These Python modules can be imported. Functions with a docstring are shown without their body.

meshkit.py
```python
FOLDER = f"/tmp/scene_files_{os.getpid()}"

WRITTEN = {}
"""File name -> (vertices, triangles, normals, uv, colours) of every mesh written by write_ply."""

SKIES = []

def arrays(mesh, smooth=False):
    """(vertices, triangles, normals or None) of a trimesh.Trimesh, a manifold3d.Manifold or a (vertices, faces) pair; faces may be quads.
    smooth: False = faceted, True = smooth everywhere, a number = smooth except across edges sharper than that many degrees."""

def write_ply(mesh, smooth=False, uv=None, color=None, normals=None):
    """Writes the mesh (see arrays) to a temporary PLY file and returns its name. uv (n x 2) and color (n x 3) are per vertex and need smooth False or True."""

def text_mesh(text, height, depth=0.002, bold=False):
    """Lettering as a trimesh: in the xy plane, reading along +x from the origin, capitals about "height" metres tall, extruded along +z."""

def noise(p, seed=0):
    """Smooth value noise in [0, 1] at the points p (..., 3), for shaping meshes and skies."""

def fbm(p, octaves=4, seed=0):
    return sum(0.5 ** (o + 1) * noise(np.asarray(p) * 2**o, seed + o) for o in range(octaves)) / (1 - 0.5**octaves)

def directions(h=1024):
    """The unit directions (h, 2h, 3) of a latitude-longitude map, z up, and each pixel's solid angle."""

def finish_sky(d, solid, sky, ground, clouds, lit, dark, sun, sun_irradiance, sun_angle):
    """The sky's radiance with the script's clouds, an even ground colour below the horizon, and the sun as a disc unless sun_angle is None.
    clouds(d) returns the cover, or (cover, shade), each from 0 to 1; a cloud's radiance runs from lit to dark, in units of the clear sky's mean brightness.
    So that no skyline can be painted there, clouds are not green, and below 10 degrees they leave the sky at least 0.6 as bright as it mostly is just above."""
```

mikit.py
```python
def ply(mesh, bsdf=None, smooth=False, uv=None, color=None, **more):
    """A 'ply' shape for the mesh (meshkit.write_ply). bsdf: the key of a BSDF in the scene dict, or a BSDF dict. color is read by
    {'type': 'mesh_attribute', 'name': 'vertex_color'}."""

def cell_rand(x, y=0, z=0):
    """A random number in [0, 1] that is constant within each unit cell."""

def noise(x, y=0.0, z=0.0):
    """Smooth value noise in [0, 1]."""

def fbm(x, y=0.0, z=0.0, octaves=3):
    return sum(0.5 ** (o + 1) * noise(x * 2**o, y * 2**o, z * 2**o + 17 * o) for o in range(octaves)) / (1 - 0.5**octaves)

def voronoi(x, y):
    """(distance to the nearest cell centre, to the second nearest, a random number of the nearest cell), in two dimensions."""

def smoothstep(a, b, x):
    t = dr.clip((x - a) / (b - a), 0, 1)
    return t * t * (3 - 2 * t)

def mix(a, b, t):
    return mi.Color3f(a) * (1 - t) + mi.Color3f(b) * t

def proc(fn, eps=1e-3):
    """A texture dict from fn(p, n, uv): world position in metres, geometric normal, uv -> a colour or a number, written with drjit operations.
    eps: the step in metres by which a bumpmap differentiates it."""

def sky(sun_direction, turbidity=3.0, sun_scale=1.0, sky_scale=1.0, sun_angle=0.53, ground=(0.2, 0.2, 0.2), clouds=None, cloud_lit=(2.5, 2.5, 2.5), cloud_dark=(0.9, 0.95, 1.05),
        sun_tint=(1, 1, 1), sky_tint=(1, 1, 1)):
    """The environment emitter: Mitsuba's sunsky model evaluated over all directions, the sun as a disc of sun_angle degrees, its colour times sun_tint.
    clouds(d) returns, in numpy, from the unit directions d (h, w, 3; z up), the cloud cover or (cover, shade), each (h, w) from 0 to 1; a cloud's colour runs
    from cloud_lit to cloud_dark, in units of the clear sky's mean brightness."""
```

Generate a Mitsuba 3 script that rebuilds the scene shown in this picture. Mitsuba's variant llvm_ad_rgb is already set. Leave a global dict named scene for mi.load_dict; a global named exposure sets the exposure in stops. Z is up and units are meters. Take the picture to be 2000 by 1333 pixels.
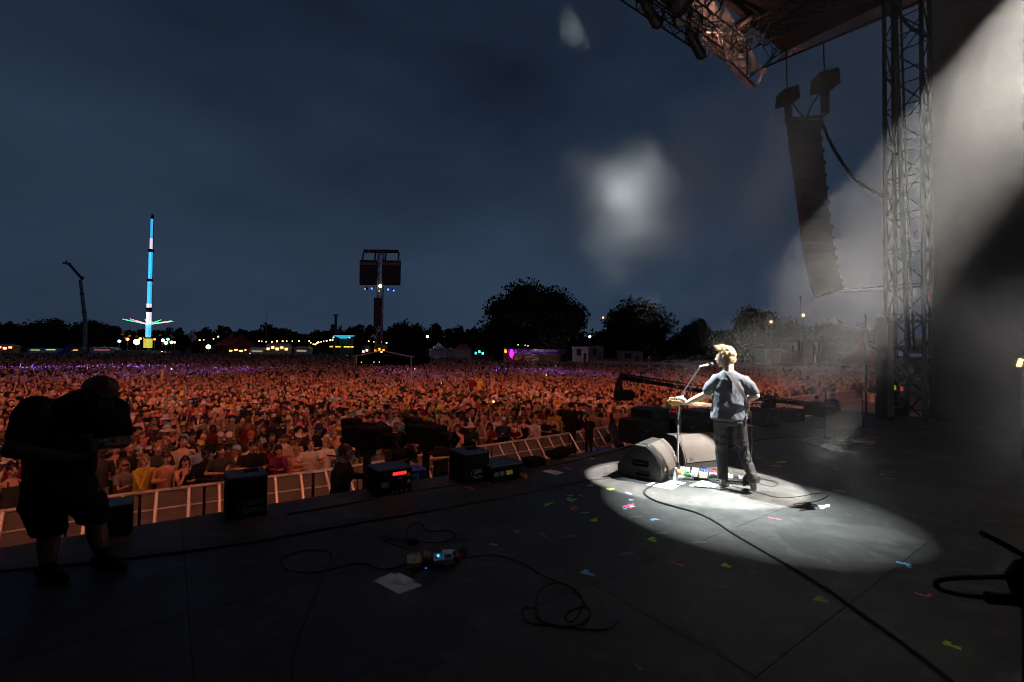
import math, random
import numpy as np, trimesh, drjit as dr, mitsuba as mi
import manifold3d as m3, shapely.geometry as sg
import mikit, meshkit
from mikit import noise, fbm, voronoi, smoothstep, mix, proc
TF = mi.ScalarTransform4f
rng = np.random.default_rng(7)
scene, labels = {}, {}
exposure = 7.0
LSC = 2.0 ** -exposure            # all light in the scene is given in picture units and scaled by this
# ------------------------------------------------------------------ camera (stage floor is z = 0)
FPX, EYE = 920.0, np.array([0.0, 0.0, 1.72])
PITCH, ROLL = math.atan(21.5 / FPX), 0.011
_F = np.array([0, math.cos(PITCH), math.sin(PITCH)]); _U = np.array([0, -math.sin(PITCH), math.cos(PITCH)]); _R = np.array([1.0, 0, 0])
CR, CU = _R * math.cos(ROLL) + _U * math.sin(ROLL), _U * math.cos(ROLL) - _R * math.sin(ROLL)
scene['camera'] = {'type': 'perspective', 'fov': 2 * math.degrees(math.atan(1000 / FPX)), 'fov_axis': 'x', 'near_clip': 0.05, 'far_clip': 3000.0,
                   'to_world': TF().look_at(origin=EYE.tolist(), target=(EYE + _F).tolist(), up=CU.tolist())}
def ray(px, py): return _F + (px - 1000) / FPX * CR - (py - 666.5) / FPX * CU
def at(px, py, Y): d = ray(px, py); return EYE + d * (Y / d[1])
def fl(px, py, z=0.0): d = ray(px, py); return EYE + d * ((z - EYE[2]) / d[2])
def pix(p):
    v = np.asarray(p, float) - EYE
    w = v @ _F
    return np.stack([1000 + FPX * (v @ CR) / w, 666.5 - FPX * (v @ CU) / w, w], -1)
TH = math.radians(36); EA = np.array([math.cos(TH), math.sin(TH), 0]); NA = np.array([-math.sin(TH), math.cos(TH), 0])   # along the stage front, out to the crowd
def en(e, n, z=0.0): return EA * e + NA * n + np.array([0, 0, z])
G, DECK = -2.3, -1.95                  # field level, front-of-stage pit level
# ------------------------------------------------------------------ dusk sky
def clouds(d):
    el = np.degrees(np.arcsin(np.clip(d[..., 2], -1, 1)))
    q = np.stack([d[..., 0] * 3, d[..., 1] * 3, d[..., 2] * 6], -1)
    n = meshkit.fbm(q, 5, 3) - 0.5
    return np.ones(d.shape[:2]), np.clip(el / 48 + n * 0.8 + 0.05, 0, 1)
SKYB = 0.46 * LSC
scene['sky'] = mikit.sky((0.3, -0.9, 0.25), turbidity=3, sun_scale=0.0, sky_scale=SKYB, sun_angle=10, clouds=clouds, cloud_lit=(1.0, 1.72, 3.0), cloud_dark=(0.20, 0.36, 0.78), ground=(0.1, 0.1, 0.1))
scene['sky']['sampling_weight'] = 10.0
# ------------------------------------------------------------------ lit stage lamps (their housings are built further down)
def spot(key, p, target, rgb, cut, beam, w=1.0):
    scene[key] = {'type': 'spot', 'intensity': {'type': 'rgb', 'value': [float(c) * LSC for c in rgb]}, 'cutoff_angle': cut, 'beam_width': beam, 'sampling_weight': w,
                  'to_world': TF().look_at(origin=np.asarray(p, float).tolist(), target=np.asarray(target, float).tolist(), up=[0.1, 0.2, 0.97])}
def srgb(r, g, b): return [((c / 255) / 12.92 if c < 10 else ((c / 255 + 0.055) / 1.055) ** 2.4) for c in (r, g, b)]
POOL_A = np.array([2.5, 6.42, 0.0]); LAMP_A = POOL_A + np.array([6.4, -2.52, 10.0]) * 1.16
LAMP_B = np.array([0.15, 9.3, 10.1]); POOL_B = np.array([2.6, 5.5, 0.0])
spot('beam_lamp_light', LAMP_A, POOL_A, np.array([1.0, 0.93, 0.84]) * 17500, 4.75, 4.35, 25)
spot('follow_lamp_light', LAMP_B, POOL_B, np.array([0.9, 1.0, 0.98]) * 4000, 7.9, .8, 20)
WASH = [en(e, 6.4, 8.9) for e in (-9, -6, -2.5, 1, 4, 5.2, 6.2)]; WASH_T = [en(-28, 42, -1), en(-14, 56, -1), en(1, 60, -1), en(15, 56, -1), en(27, 44, -1), en(34, 30, -1), en(42, 19, -1.5)]
FILL = [en(e, 6.5, 8.5) for e in (-8, -3.5, 2.5, 5.5)]; FILL_T = [en(e, 17, -1) for e in (-11, -4, 3, 8.5)]
for i, (p, tg) in enumerate(zip(WASH, WASH_T)): spot(f'wash_lamp_light_{i + 1:03d}', p, tg, np.array([1.0, 0.25, 0.115]) * [640, 640, 640, 640, 640, 760, 1600][i], [30, 30, 30, 30, 30, 26, 17][i], 9, 2)
for i, (p, tg) in enumerate(zip(FILL, FILL_T)): spot(f'fill_lamp_light_{i + 1:03d}', p, tg, np.array([1.0, 0.26, 0.12]) * 60, 60, 30, 2)
# ------------------------------------------------------------------ helpers
_count = {}
def numbered(name):
    k = _count.get(name, -1) + 1; _count[name] = k
    return f'{name}_{k:03d}' if k else name
def tag(key, label=None, cat=None, group=None, kind=None):
    d = {k: v for k, v in (('label', label), ('category', cat), ('group', group), ('kind', kind)) if v}
    if d: labels[key] = d
def mat(name, rgb, rough=0.6, metal=0.0, spec=0.4, two=True, **kw):
    b = {'type': 'principled', 'base_color': rgb if isinstance(rgb, dict) else {'type': 'rgb', 'value': [float(x) for x in rgb]}, 'roughness': rough, 'metallic': metal, 'specular': spec, **kw}
    scene['mat_' + name] = {'type': 'twosided', 'bsdf': b} if two else b
    return 'mat_' + name
def put(key, mesh, m, smooth=False, emit=None, color=None, w=0.0, **kw):
    d = mikit.ply(mesh, m, smooth=smooth, color=color)
    if emit is not None: d['emitter'] = {'type': 'area', 'radiance': {'type': 'rgb', 'value': [float(c) * LSC for c in emit]}, 'sampling_weight': w}
    scene[key] = d
    return key
class Thing:
    def __init__(s, name, label, cat, group=None): s.key = numbered(name); tag(s.key, label, cat, group)
    def part(s, name, mesh, m, smooth=False, label=None, **kw):
        k = numbered(s.key + '__' + name); put(k, mesh, m, smooth, **kw)
        if label: labels[k] = {'label': label}
        return k
def sub(holder, name, mesh, m, smooth=False, **kw): return put(numbered(holder + '__' + name), mesh, m, smooth, **kw)
def solo(name, mesh, m, label, cat, group=None, smooth=False, kind=None, **kw):
    k = numbered(name); put(k, mesh, m, smooth, **kw); tag(k, label, cat, group, kind); return k
def cat(*ms):
    ms = [m for x in ms for m in (x if isinstance(x, (list, tuple)) else [x])]
    return trimesh.util.concatenate(ms) if len(ms) > 1 else ms[0]
def rotz(a): c, s = math.cos(a), math.sin(a); M = np.eye(4); M[:2, :2] = [[c, -s], [s, c]]; return M
def frame(pos, yaw=0.0): M = rotz(yaw); M[:3, 3] = pos; return M
def mv(mesh, pos, yaw=0.0): m = mesh.copy(); m.apply_transform(frame(pos, yaw)); return m
def cbox(sx, sy, sz, c=0.01, at_=(0, 0, 0)):
    """box with chamfered edges, centred on x, y and standing on z = 0"""
    h = np.array([sx, sy, sz]) / 2; c = min(c, h.min() * 0.6); P = []
    for s in np.array(np.meshgrid([-1, 1], [-1, 1], [-1, 1])).reshape(3, -1).T:
        for k in range(3):
            q = s * (h - c); q[k] = s[k] * h[k]; P.append(q)
    m = trimesh.convex.convex_hull(np.array(P)); m.apply_translation(np.array(at_, float) + [0, 0, sz / 2]); return m
def box(sx, sy, sz, at_=(0, 0, 0)):
    m = trimesh.creation.box((sx, sy, sz)); m.apply_translation(np.array(at_, float) + [0, 0, sz / 2]); return m
def perp(t):
    t = t / (np.linalg.norm(t) + 1e-12); a = np.cross(t, [0, 0, 1.0] if abs(t[2]) < 0.9 else [1.0, 0, 0]); a /= np.linalg.norm(a); return a, np.cross(t, a)
def tube(P, r, k=8, cap=True, ry=None, hint=None):
    """one lofted tube along the points; r (and ry) per point"""
    P = np.asarray(P, float); n = len(P); r = np.broadcast_to(np.asarray(r, float), (n,)); ry = r if ry is None else np.broadcast_to(np.asarray(ry, float), (n,))
    t = np.gradient(P, axis=0); t /= np.linalg.norm(t, axis=1, keepdims=True) + 1e-12
    a = np.array(hint, float) if hint is not None else perp(t[0])[0]
    ang = np.arange(k) * 2 * np.pi / k; V = []
    for i in range(n):
        a = a - t[i] * (a @ t[i]); a /= np.linalg.norm(a) + 1e-12; b = np.cross(t[i], a)
        V.append(P[i] + np.outer(np.cos(ang) * r[i], a) + np.outer(np.sin(ang) * ry[i], b))
    i, j = np.meshgrid(np.arange(n - 1), np.arange(k), indexing='ij'); j2 = (j + 1) % k
    q = np.stack([i * k + j, i * k + j2, (i + 1) * k + j2, (i + 1) * k + j], -1).reshape(-1, 4)
    Fs = [q[:, [0, 1, 2]], q[:, [0, 2, 3]]]; V = np.vstack(V)
    if cap:
        V = np.vstack([V, P[:1], P[-1:]]); jj = np.arange(k)
        Fs += [np.stack([(jj + 1) % k, jj, jj * 0 + n * k], 1), np.stack([(n - 1) * k + jj, (n - 1) * k + (jj + 1) % k, jj * 0 + n * k + 1], 1)]
    return trimesh.Trimesh(V, np.vstack(Fs), process=False)
def rod(p, q, r, k=6): return tube([p, q], r, k)
def curve(P, n=8):
    """Catmull-Rom through the points"""
    P = np.asarray(P, float); Q = np.vstack([2 * P[0] - P[1], P, 2 * P[-1] - P[-2]]); out = []
    for i in range(1, len(Q) - 2):
        for t in np.linspace(0, 1, n, endpoint=False):
            a, b, c, d = Q[i - 1:i + 3]; out.append(0.5 * (2 * b + (c - a) * t + (2 * a - 5 * b + 4 * c - d) * t * t + (3 * b - a - 3 * c + d) * t ** 3))
    return np.vstack(out + [Q[-2]])
def sphere(c, r, nl=8, nm=12):
    m = trimesh.creation.uv_sphere(1.0, count=[nl, nm]); m.apply_scale(np.broadcast_to(np.asarray(r, float), (3,))); m.apply_translation(c); return m
def slab(poly, z0, z1): m = trimesh.creation.extrude_polygon(poly, z1 - z0); m.apply_translation([0, 0, z0]); return m
def sheet(P, th=0.01):
    """thick skin over a grid of points (h, w, 3)"""
    P = np.asarray(P, float); h, w = P.shape[:2]; nu = np.cross(np.gradient(P, axis=1), np.gradient(P, axis=0)); nu /= np.linalg.norm(nu, axis=-1, keepdims=True) + 1e-12
    V = np.vstack([(P + nu * th / 2).reshape(-1, 3), (P - nu * th / 2).reshape(-1, 3)]); i, j = np.meshgrid(np.arange(h - 1), np.arange(w - 1), indexing='ij')
    q = np.stack([i * w + j, i * w + j + 1, (i + 1) * w + j + 1, (i + 1) * w + j], -1).reshape(-1, 4); N = h * w; Q = [q[:, ::-1], q + N]
    ring = [(0, j) for j in range(w)] + [(i, w - 1) for i in range(1, h)] + [(h - 1, j) for j in range(w - 2, -1, -1)] + [(i, 0) for i in range(h - 2, 0, -1)]
    r = np.array([a * w + b for a, b in ring]); r2 = np.roll(r, -1); Q.append(np.stack([r, r2, r2 + N, r + N], 1)); Q = np.vstack(Q)
    return trimesh.Trimesh(V, np.vstack([Q[:, [0, 1, 2]], Q[:, [0, 2, 3]]]), process=False)
def text_on(text, height, origin, right, up, depth=0.002, bold=False):
    m = meshkit.text_mesh(text, height, depth, bold); right, up = np.asarray(right, float), np.asarray(up, float); right = right / np.linalg.norm(right); up = up / np.linalg.norm(up)
    M = np.eye(4); M[:3, 0], M[:3, 1], M[:3, 2], M[:3, 3] = right, up, np.cross(right, up), origin; m.apply_transform(M); return m
def lattice(p, q, w, up=(0, 0, 1), n=None, rc=0.025, rb=0.013, k=4, h=None):
    """box truss from p to q: (four chord meshes, one mesh of its braces)"""
    p, q = np.asarray(p, float), np.asarray(q, float); t = q - p; L = np.linalg.norm(t); t /= L; s = np.cross(t, up); s /= np.linalg.norm(s); u = np.cross(s, t); h = h or w
    n = n or max(2, int(L / w)); cs = [s * a * w / 2 + u * b * h / 2 for a, b in ((-1, -1), (1, -1), (1, 1), (-1, 1))]
    ch = [rod(p + c, q + c, rc, 6) for c in cs]; br = []
    for i in range(n):
        a, b = p + t * L * i / n, p + t * L * (i + 1) / n
        for k2 in range(4):
            c, d = cs[k2], cs[(k2 + 1) % 4]; br += [rod(a + c, b + d, rb, k) if i % 2 else rod(a + d, b + c, rb, k), rod(a + c, a + d, rb, k)]
    return ch, cat(br)
# ------------------------------------------------------------------ materials
def deck_fn(p, n, uv):
    a = fbm(p.x * 2.3, p.y * 2.3, 0.0, 4); s = fbm(p.x * 30 + p.y * 4, p.y * 9, 1.0, 3); d = smoothstep(0.62, 0.8, fbm(p.x * 1.1 + 5, p.y * 1.3, 2.0, 4))
    v = 0.030 + 0.018 * a + 0.007 * smoothstep(0.6, 0.85, s) + 0.022 * d + 0.012 * smoothstep(0.58, 0.75, fbm(p.x * 6.0 + 3, p.y * 7.0, 5.0, 4))
    return mi.Color3f(v, v * 1.0, v * 0.98)
def deck_rough(p, n, uv): return 0.42 + 0.25 * fbm(p.x * 5, p.y * 5, 3.0, 3)
M_DECK = mat('stage_floor', proc(deck_fn), proc(deck_rough), spec=0.45)
M_BLK = mat('black', (0.012, 0.012, 0.013), 0.5); M_BLKM = mat('black_matt', (0.010, 0.010, 0.011), 0.9, spec=0.1); M_RUB = mat('rubber', (0.012, 0.012, 0.012), 0.55)
M_STEEL = mat('steel', (0.5, 0.5, 0.5), 0.35, 1.0); M_GALV = mat('galvanised', proc(lambda p, n, uv: mi.Color3f(0.55 + 0.2 * fbm(p.x * 9, p.y * 9, p.z * 9, 3))), 0.5, 0.35)
M_ALU = mat('barrier_panel', proc(lambda p, n, uv: mi.Color3f(0.16 + 0.07 * fbm(p.x * 4, p.y * 4, p.z * 14, 3)) * mi.Color3f(1, 0.95, 0.88)), 0.75, 0.1)
M_WHITE = mat('white', (0.75, 0.75, 0.74), 0.6); M_PAPER = mat('paper', (0.8, 0.8, 0.8), 0.8); M_GREY = mat('grey', (0.18, 0.18, 0.19), 0.6); M_DGREY = mat('dark_grey', (0.05, 0.05, 0.055), 0.6)
M_RED = mat('red', (0.5, 0.03, 0.04), 0.4); M_BLUE = mat('blue', (0.02, 0.06, 0.35), 0.5); M_GREEN = mat('green', (0.1, 0.6, 0.12), 0.4); M_CREAM = mat('cream', (0.62, 0.5, 0.3), 0.5); M_ORANGE = mat('orange', (0.7, 0.2, 0.03), 0.5)
M_YEL = mat('yellow', (0.75, 0.6, 0.06), 0.5); M_BROWN = mat('brown', (0.16, 0.07, 0.03), 0.5); M_TPINK = mat('tape_pink', (0.85, 0.08, 0.22), 0.6); M_TGREEN = mat('tape_green', (0.45, 0.75, 0.05), 0.6); M_TBLUE = mat('tape_blue', (0.14, 0.42, 0.68), 0.6); M_TWHITE = mat('tape_white', (0.8, 0.78, 0.78), 0.6)
M_TCLEAR = mat('tape_old', (0.10, 0.10, 0.10), 0.4)
M_COL = mat('coloured', {'type': 'mesh_attribute', 'name': 'vertex_color'}, 0.8, spec=0.2)
M_DENIM = mat('navy', (0.02, 0.03, 0.06), 0.8)
# a lamp body: can, yoke, lens; made for every lamp the script lights
def lamp_body(name, p, target, label, group=None, size=0.34, emit=None):
    p, target = np.asarray(p, float), np.asarray(target, float); d = (target - p) / np.linalg.norm(target - p); a, b = perp(d)
    t = Thing(name, label, 'stage lamp', group); h = size
    t.part('can', tube([p - d * h * 1.25, p - d * h * 1.1, p - d * h * 0.3, p - d * 0.06, p - d * 0.03], [h * 0.3, h * 0.45, h * 0.5, h * 0.5, h * 0.42], 14), M_BLK, 40)
    t.part('lens', tube([p - d * 0.032, p - d * 0.006], h * 0.4, 14), 'mat_lens', emit=emit, w=0.0)
    s = np.cross(d, [0, 0, 1.0]); s /= np.linalg.norm(s); c = p - d * h * 0.55; u = np.array([0, 0, 1.0])
    t.part('yoke', tube([c + s * h * 0.56, c + s * h * 0.58 + u * h * 0.55, c + u * h * 0.95, c - s * h * 0.58 + u * h * 0.55, c - s * h * 0.56], h * 0.06, 5), M_BLK)
    t.part('clamp', rod(c + u * h * 0.9, c + u * h * 1.4, h * 0.09, 6), M_BLK)
    return t
mat('lens', (0.3, 0.3, 0.32), 0.2)
# ================================================================== ground, pit, stage
gp = np.array([[x, y] for y in np.r_[-60:200:14j, 260:2600:10j] for x in np.r_[-2500:-300:8j, -250:250:20j, 300:2500:8j]]); nx = 36
gz = np.full(len(gp), G) + (meshkit.fbm(np.c_[gp / 60, gp[:, :1] * 0], 3) - 0.5) * np.clip((np.hypot(*gp.T) - 140) / 200, 0, 1) * 3
i, j = np.meshgrid(np.arange(len(gp) // nx - 1), np.arange(nx - 1), indexing='ij'); q = np.stack([i * nx + j, i * nx + j + 1, (i + 1) * nx + j + 1, (i + 1) * nx + j], -1).reshape(-1, 4)
mat('field', proc(lambda p, n, uv: mix((0.05, 0.06, 0.03), (0.11, 0.085, 0.055), fbm(p.x * 0.35, p.y * 0.35, 0.0, 4))), 0.95)
put('field', (np.c_[gp, gz], q), 'mat_field', True); labels['field'] = {'kind': 'structure', 'label': 'festival field of trodden grass under the crowd'}
# stage: a base with real black boards, 2.44 x 1.22 m, on it
E0, E1, N0, N1 = -9.0, 17.5, -6.2, 5.85
def en_box(e0, e1, n0, n1, z0, z1, c=0.0):
    m = cbox(e1 - e0, n1 - n0, z1 - z0, c) if c else box(e1 - e0, n1 - n0, z1 - z0)
    return mv(m, en((e0 + e1) / 2, (n0 + n1) / 2, z0), TH)
put('stage_floor', en_box(E0, E1, N0, N1, -0.16, -0.02), M_BLKM); labels['stage_floor'] = {'kind': 'structure', 'label': 'black scuffed stage floor made of boards'}
for a in range(-5, 7):
    for b in range(-7, 5):
        e0, e1 = max(E0, 2.58 + 2.44 * (a - 1)), min(E1, 2.58 + 2.44 * a); n0, n1 = max(N0, 1.29 + 1.22 * (b - 1)), min(N1, 1.29 + 1.22 * b)
        if e1 - e0 > 0.1 and n1 - n0 > 0.1: sub('stage_floor', 'board', en_box(e0 + 0.0015, e1 - 0.0015, n0 + 0.0015, n1 - 0.0015, -0.02, 0.0, 0.002), M_DECK)
put('stage_front', en_box(E0, E1, N1 - 0.06, N1 + 0.02, G, -0.165), M_BLKM); labels['stage_front'] = {'kind': 'structure', 'label': 'black skirt under the stage edge'}
mat('trackway', proc(lambda p, n, uv: mi.Color3f(0.34 + 0.16 * fbm(p.x * 3, p.y * 3, 0.0, 4)) * mi.Color3f(1, 0.96, 0.94)), 0.7)
# crowd barrier line (its top rail), from upper left to far right
BL = np.array([[-13.5, 4.9], [-7.76, 9.39], [-4.41, 11.6], [-1.95, 13.8], [1.91, 17.0], [6.3, 21.1], [10.6, 25.2], [19.9, 33.2], [29.5, 40.4]])
bs = np.r_[0, np.cumsum(np.linalg.norm(np.diff(BL, axis=0), axis=1))]
def bl(s):
    p = np.array([np.interp(s, bs, BL[:, 0]), np.interp(s, bs, BL[:, 1])]); k = min(max(np.searchsorted(bs, s) - 1, 0), len(BL) - 2); t = (BL[k + 1] - BL[k]) / (bs[k + 1] - bs[k])
    return p, t, np.array([-t[1], t[0]])          # point, along, outward (to the crowd)
pe = [en(e, N1 + 0.05)[:2] for e in np.linspace(-10, 34, 12)]
pit = sg.Polygon([tuple(p) for p in BL + [0.1, 0]] + [tuple(p) for p in pe[::-1]]).buffer(0)
solo('pit_floor', slab(max(getattr(pit, 'geoms', [pit]), key=lambda g: g.area), G - 0.1, DECK - 0.03), M_GREY, 'metal plated floor of the pit between stage and barrier', None, kind='structure')
for k in range(13):                                # trackway plates seen between barrier and stage
    for r in range(4):
        c = en(1.0 + 2.6 * k + (r % 2) * 1.3, 7.2 + 2.1 * r)
        if pit.contains(sg.Point(*c[:2])): sub('pit_floor', 'plate', mv(cbox(2.56, 2.06, 0.03, 0.008), [c[0], c[1], DECK - 0.03], TH), 'mat_trackway')
# ------------------------------------------------------------------ front-of-stage barrier: one unit per 1.07 m
mat('post', (0.72, 0.7, 0.68), 0.4, 0.3)
U = 1.09; nb = int(bs[-1] / U)
for i in range(nb):
    p, t, o = bl((i + 0.5) * U); yaw = math.atan2(t[1], t[0]); P = lambda m: mv(m, [p[0], p[1], DECK], yaw)
    b = Thing('crowd_barrier', 'grey metal crowd barrier unit with bright slanted braces, front row leaning on it', 'barrier', 'crowd barriers along the front of the pit')
    b.part('panel', P(box(U - 0.05, 0.012, 0.68, (0, 0, 0.03))), M_ALU); b.part('top_rail', P(tube([[-U / 2, 0, 0.75], [U / 2, 0, 0.75]], 0.032, 8)), 'mat_post', 40)
    b.part('mid_rail', P(box(U - 0.06, 0.02, 0.03, (0, -0.012, 0.36))), 'mat_post')
    for x in (-U * 0.25, U * 0.25):
        b.part('brace', P(tube([[x, -0.03, 0.73], [x, -0.62, 0.03]], 0.03, 6, ry=0.018)), 'mat_post'); b.part('upright', P(box(0.028, 0.02, 0.73, (x, 0.012, 0.0))), M_ALU)
    b.part('foot_plate', P(cbox(U - 0.02, 0.75, 0.015, 0.004, (0, -0.36, 0.005))), 'mat_trackway')
for i in range(4):                                 # steel pedestrian barriers closing the pit at the far right
    p0, p1 = at(1683 + i * 10, 780, 39.5 - i * 0.9), at(1693 + i * 10, 780, 38.6 - i * 0.9); p0[2] = p1[2] = G
    b = Thing('pedestrian_barrier', 'dark steel pedestrian barrier with thin bars beyond the end of the pit', 'barrier', 'pedestrian barriers at the pit end'); L = np.linalg.norm(p1 - p0)
    b.part('frame', cat(rod(p0 + [0, 0, 1.05], p1 + [0, 0, 1.05], 0.03), rod(p0 + [0, 0, 0.2], p1 + [0, 0, 0.2], 0.025), rod(p0, p0 + [0, 0, 1.05], 0.03), rod(p1, p1 + [0, 0, 1.05], 0.03)), M_GALV)
    b.part('bars', cat([rod(p0 + (p1 - p0) * k / 9 + [0, 0, 0.2], p0 + (p1 - p0) * k / 9 + [0, 0, 1.05], 0.012, 4) for k in range(1, 9)]), M_GALV)
# ------------------------------------------------------------------ smoke over the stage: one box of patchy fog that the lamps light
SB0, SB1 = np.array([-2.2, 2.4, -2.9]), np.array([19.0, 24.0, 13.0]); NX, NY, NZ = 180, 184, 136
from scipy.ndimage import zoom as _zoom
gx, gy, gz3 = [(SB0[k] + (np.arange(n) + 0.5) / n * (SB1[k] - SB0[k])).astype(np.float32) for k, n in enumerate((NX, NY, NZ))]
Z, Y, X = gz3[:, None, None], gy[None, :, None], gx[None, None, :]
def clump(cell, octaves, seed):
    """cloudy noise in 0..1 over the grid; cell: metres of the largest lump"""
    g, out, tot = np.random.default_rng(seed), 0, 0
    for o in range(octaves):
        c = cell / 2 ** o; n = [int(np.ceil((SB1[k] - SB0[k]) / c)) + 3 for k in (2, 1, 0)]; a = _zoom(g.random(n).astype(np.float32), [m / q for m, q in zip((NZ, NY, NX), n)], order=1 if o > 1 else 2, grid_mode=True, mode='nearest'); out = out + a * .55 ** o; tot += .55 ** o
    out = out / tot; return np.clip((out - .5) * 2.2 + .5, 0, 1)
fb, fb2 = clump(1.3, 5, 11), clump(4.5, 3, 5)
def blob(c, r, a, k=1.0):
    d = np.sqrt(((X - c[0]) / r[0]) ** 2 + ((Y - c[1]) / r[1]) ** 2 + ((Z - c[2]) / r[2]) ** 2); return a * np.clip(1 - d + (fb - 0.5) * k, 0, 1) ** 1.4
def plume(c, r, a, k): d = np.sqrt(((X - c[0]) / r[0]) ** 2 + ((Y - c[1]) / r[1]) ** 2 + ((Z - c[2]) / r[2]) ** 2); return a * np.clip((1 - d) * 2.2 + (fb - 0.5) * k, 0, 1)
sm = 0.010 * np.clip((X - 2.4) / 4, 0.0, 1) * np.clip(fb2 * 1.8 - .1, 0.1, 2) * np.clip((6.6 + .588 * X - .809 * Y) / 1.5, 0.05, 1)
bt = np.clip((X - 2.5) * .527 + (Y - 6.42) * -.207 + Z * .823, 0, 20); bdist = np.sqrt((X - 2.5 - .527 * bt) ** 2 + (Y - 6.42 + .207 * bt) ** 2 + (Z - .823 * bt) ** 2)   # smoke drawn out along the beam of warm air under the lamp
sm = sm + .13 * np.exp(-(bdist / .52) ** 2) * np.clip((bt - 2.0 + (fb - .5) * 1.6) / 1.7, 0, 1) * np.clip(.55 + .9 * fb, 0, 1.4) + plume((6.6, 5.0, 6.2), (3.8, 3.2, 3.6), 0.012, .7)
sm = sm + blob((2.2, 6.8, 3.7), (1.9, 1.4, 1.0), 0.085, 2.2) + blob((3.0, 6.5, 3.1), (2.2, 1.5, 1.3), 0.08, 1.9) + blob((1.3, 8.3, 7.75), (0.55, 0.6, 0.7), 0.05, 1.4)
sm = sm + blob((7.2, 9.5, 3.4), (2.0, 2.5, 1.8), 0.12, 1.4) + blob((5.2, 4.3, 1.0), (1.9, 1.8, 1.5), 0.34, 1.2) + blob((8.5, 8.0, 1.5), (3.2, 3.5, 2.2), 0.1)
ex, ey, ez = [np.clip(np.minimum(v - SB0[k], SB1[k] - v) / 1.0, 0, 1) for k, v in ((0, X), (1, Y), (2, Z))]; sm = sm * np.minimum(np.minimum(ex, ey), ez)
box_tf = TF().translate(SB0.tolist()).scale((SB1 - SB0).tolist())
scene['smoke_medium'] = {'type': 'heterogeneous', 'albedo': 0.5, 'scale': 1.0, 'phase': {'type': 'hg', 'g': 0.25},
                         'sigma_t': {'type': 'gridvolume', 'grid': mi.VolumeGrid(sm[..., None].astype(np.float32)), 'to_world': box_tf, 'filter_type': 'trilinear', 'wrap_mode': 'clamp'}}
scene['mat_air'] = {'type': 'null'}
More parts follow.
